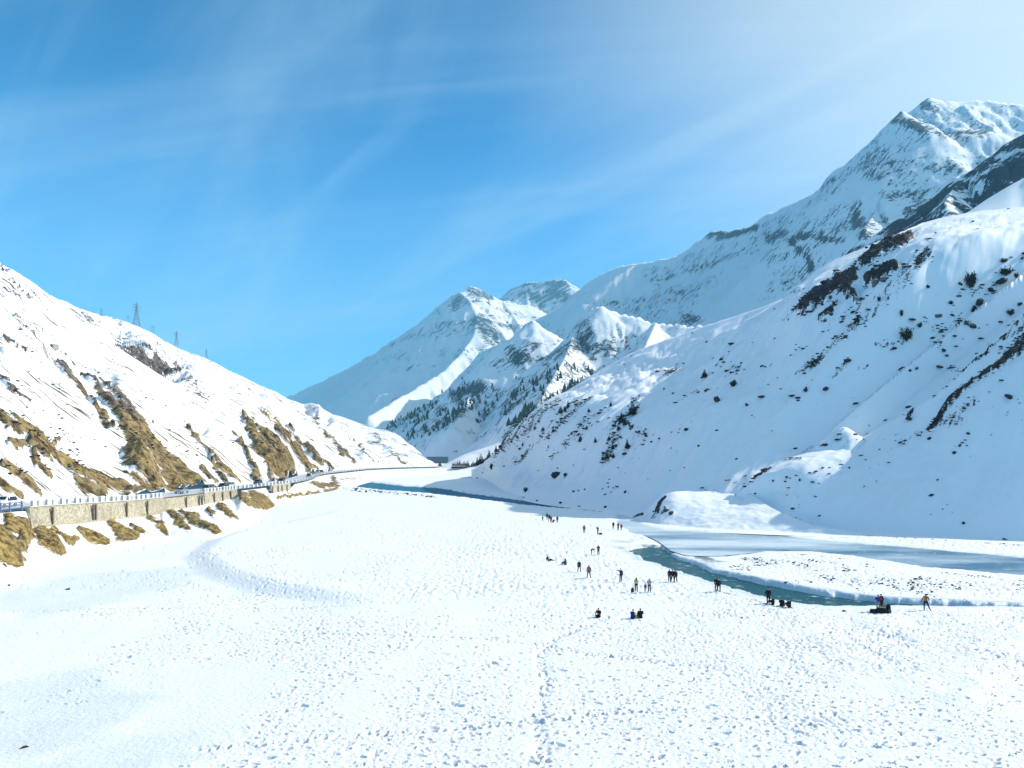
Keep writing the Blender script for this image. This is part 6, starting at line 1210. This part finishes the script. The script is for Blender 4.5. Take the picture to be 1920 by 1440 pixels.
person(1480, 1138.8, 1.68, 'sit', BLK, BLK, 'right one of three people in black seated on the bank', pi * 1.1)
person(1646.5, 1145.5, 1.66, 'hold', (.07, .035, .24), (.32, .29, .30), 'person in violet and red jacket with pale trousers behind the gear pile', pi * .9, sleeve=(.45, .03, .06))
person(1652, 1144.5, 1.7, 'stand', BLK, BLK, 'person in dark clothes behind the one in violet', pi * 1.1)
person(1736, 1144.5, 1.68, 'stride', (.42, .16, .025), (.018, .035, .10), 'person in an orange jacket and blue jeans', -.5, hair='long')
person(1122.6, 1157, 1.7, 'sitside', (.010, .012, .013), BLK, 'lone person in black sitting in the foreground snow', -.5, hat=BLK)
person(1186, 1160, 1.7, 'sit', (.015, .02, .30), (.012, .014, .03), 'seated person in a bright blue jacket with yellow-green sleeve', pi * .75, sleeve=(.45, .50, .03), bulk=1.15)
person(1201, 1158.5, 1.72, 'sit', BLK, BLK, 'seated person in black and a dark hat beside the blue jacket', pi, hat=(.02, .018, .018), bulk=1.25)
def gear(px, py, parts, label, name, cat):
    x, Y, z = stand(px, py); r = empty(name, (x, Y, z - .03), 0, label, cat)
    for nm, c, d, rz, col, tp in parts:
        mb = MB(); n = 10
        for j, (zz, w) in enumerate(((0, .8), (.25, 1.0), (.7, .96), (.92, .75), (1.0, .35))):
            for i in range(n):
                a = 6.283 * i / n; q = (abs(math.cos(a))**.5 * (1 if math.cos(a) > 0 else -1), abs(math.sin(a))**.5 * (1 if math.sin(a) > 0 else -1)); X_, Y_ = q[0] * d[0] / 2 * w, q[1] * d[1] / 2 * w
                mb.v.append((c[0] + X_ * math.cos(rz) - Y_ * math.sin(rz), c[1] + X_ * math.sin(rz) + Y_ * math.cos(rz), c[2] + zz * d[2]))
        mb.f += [(j * n + i, j * n + (i + 1) % n, (j + 1) * n + (i + 1) % n, (j + 1) * n + i) for j in range(4) for i in range(n)] + [tuple(range(4 * n, 5 * n)), tuple(range(n))[::-1]]
        mb.build(nm, cloth(col), r, True)
    return r
gear(1186, 1109.6, [('bag_body', (0, 0, 0), (.36, .28, .52), .2, (.03, .032, .035), 1), ('front_pocket', (-.02, -.16, .04), (.26, .12, .28), .2, (.045, .047, .05), 1)], 'dark backpack standing on the snow beside the yellow jacket', 'backpack', 'backpack')
gear(1126, 1002.4, [('bag_body', (0, 0, 0), (.7, .5, .35), .3, (.03, .03, .07), 1), ('flap', (0, -.1, .28), (.5, .3, .12), .3, (.025, .025, .05), 1)], 'dark bag lying at the feet of the blue-violet coat', 'bag', 'bag')
gear(1640, 1149, [('bag_body', (0, 0, 0), (.9, .6, .42), .1, BLK, 1), ('pocket', (-.2, -.3, .02), (.4, .2, .25), .1, (.03, .03, .05), 1)], 'long black bag at the left of the gear pile', 'duffel_bag', 'bag')
gear(1653, 1149.5, [('bag_body', (0, 0, 0), (1.0, .7, .62), -.15, (.012, .012, .014), 1), ('yellow_stripe', (.0, -.1, .5), (.7, .2, .14), -.15, (.42, .32, .06), 1)], 'black bag with a yellow stripe in the gear pile', 'duffel_bag', 'bag')
gear(1659.5, 1148, [('bag_body', (0, 0, 0), (.5, .5, .95), .1, (.26, .27, .27), 1), ('pocket', (0, -.26, .1), (.3, .14, .4), .1, (.2, .2, .2), 1)], 'upright grey backpack in the gear pile', 'backpack', 'backpack')
gear(1665.5, 1149, [('bag_body', (0, 0, 0), (.45, .45, .9), -.2, BLK, 1), ('green_pocket', (.05, -.24, .05), (.3, .14, .4), -.2, (.05, .16, .16), 1)], 'upright black backpack with a teal pocket, rightmost of the gear pile', 'backpack', 'backpack')

# ------------------------------------------------------------------ look-alikes told apart by their place
ORD = 'first second third fourth fifth sixth seventh eighth ninth tenth eleventh twelfth thirteenth fourteenth fifteenth sixteenth seventeenth eighteenth nineteenth twentieth'.split()
def nth(i): return ORD[i] if i < 20 else '%d%s' % (i + 1, {1: 'st', 2: 'nd', 3: 'rd'}.get((i + 1) % 10, 'th'))
def number(group, text, key=None):
    bpy.context.view_layer.update()
    L_ = [o for o in COL.objects if o.get('group') == group and o.parent is None]
    L_.sort(key=key or (lambda o: o.matrix_world.translation.x / o.matrix_world.translation.y))
    for i, o in enumerate(L_): o['label'] = text % nth(i)
number('firs at the upper edge of the grove', '%s from the left of the separate firs above the valley-end grove')
number('firs of the grove at the valley end', '%s fir from the left in the dense valley-end grove')
number('small firs among the slope rocks', '%s from the left of the small firs among the right slope rocks')
number('small bushes on the right slope', '%s from the left of the small dark bushes on the right slope')
number('bare trees on the left hill', '%s from the left of the thin leafless trees by the stone hut')
number('guard blocks between the walls', '%s snow-capped guard block from the near end of the row between the walls', lambda o: o.location.y)
number('guard blocks along the far road', '%s small pale guard block from the near end of the far bend row', lambda o: o.location.y)
for g, t in (('stones on the sunlit mound', '%s small stone from the left on the shaded flank of the sunlit mound'), ('stones on the nearer rib', '%s small dark stone from the left on the nearer right rib'), ('stones low by the river', '%s small stone from the left low on the slope by the river'),
             ('stones high on the right slope', '%s small stone from the left on the bushy upper right slope'), ('stones in the middle of the right slope', '%s small stone from the left on the smooth middle right slope')): number(g, t)

# ------------------------------------------------------------------ thin mountain air
def build_haze():
    x0, x1, y0, y1, z0, z1 = -6500, 7500, -400, 7300, -9, 1400
    v = [(x, y, z) for z in (z0, z1) for y in (y0, y1) for x in (x0, x1)]
    f = [(0, 2, 3, 1), (4, 5, 7, 6), (0, 1, 5, 4), (2, 6, 7, 3), (0, 4, 6, 2), (1, 3, 7, 5)]
    me = bpy.data.meshes.new('haze'); me.from_pydata(v, [], f); me.update()
    m = bpy.data.materials.new('thin_air'); m.use_nodes = True; N = m.node_tree.nodes; N.clear()
    o = N.new('ShaderNodeOutputMaterial'); p = N.new('ShaderNodeVolumePrincipled')
    p.inputs['Color'].default_value = (0.30, 0.72, 1.0, 1); p.inputs['Density'].default_value = 1.25e-4; p.inputs['Anisotropy'].default_value = 0.0
    m.node_tree.links.new(p.outputs[0], o.inputs['Volume']); return obj('haze', me, m, kind='stuff')
build_haze()
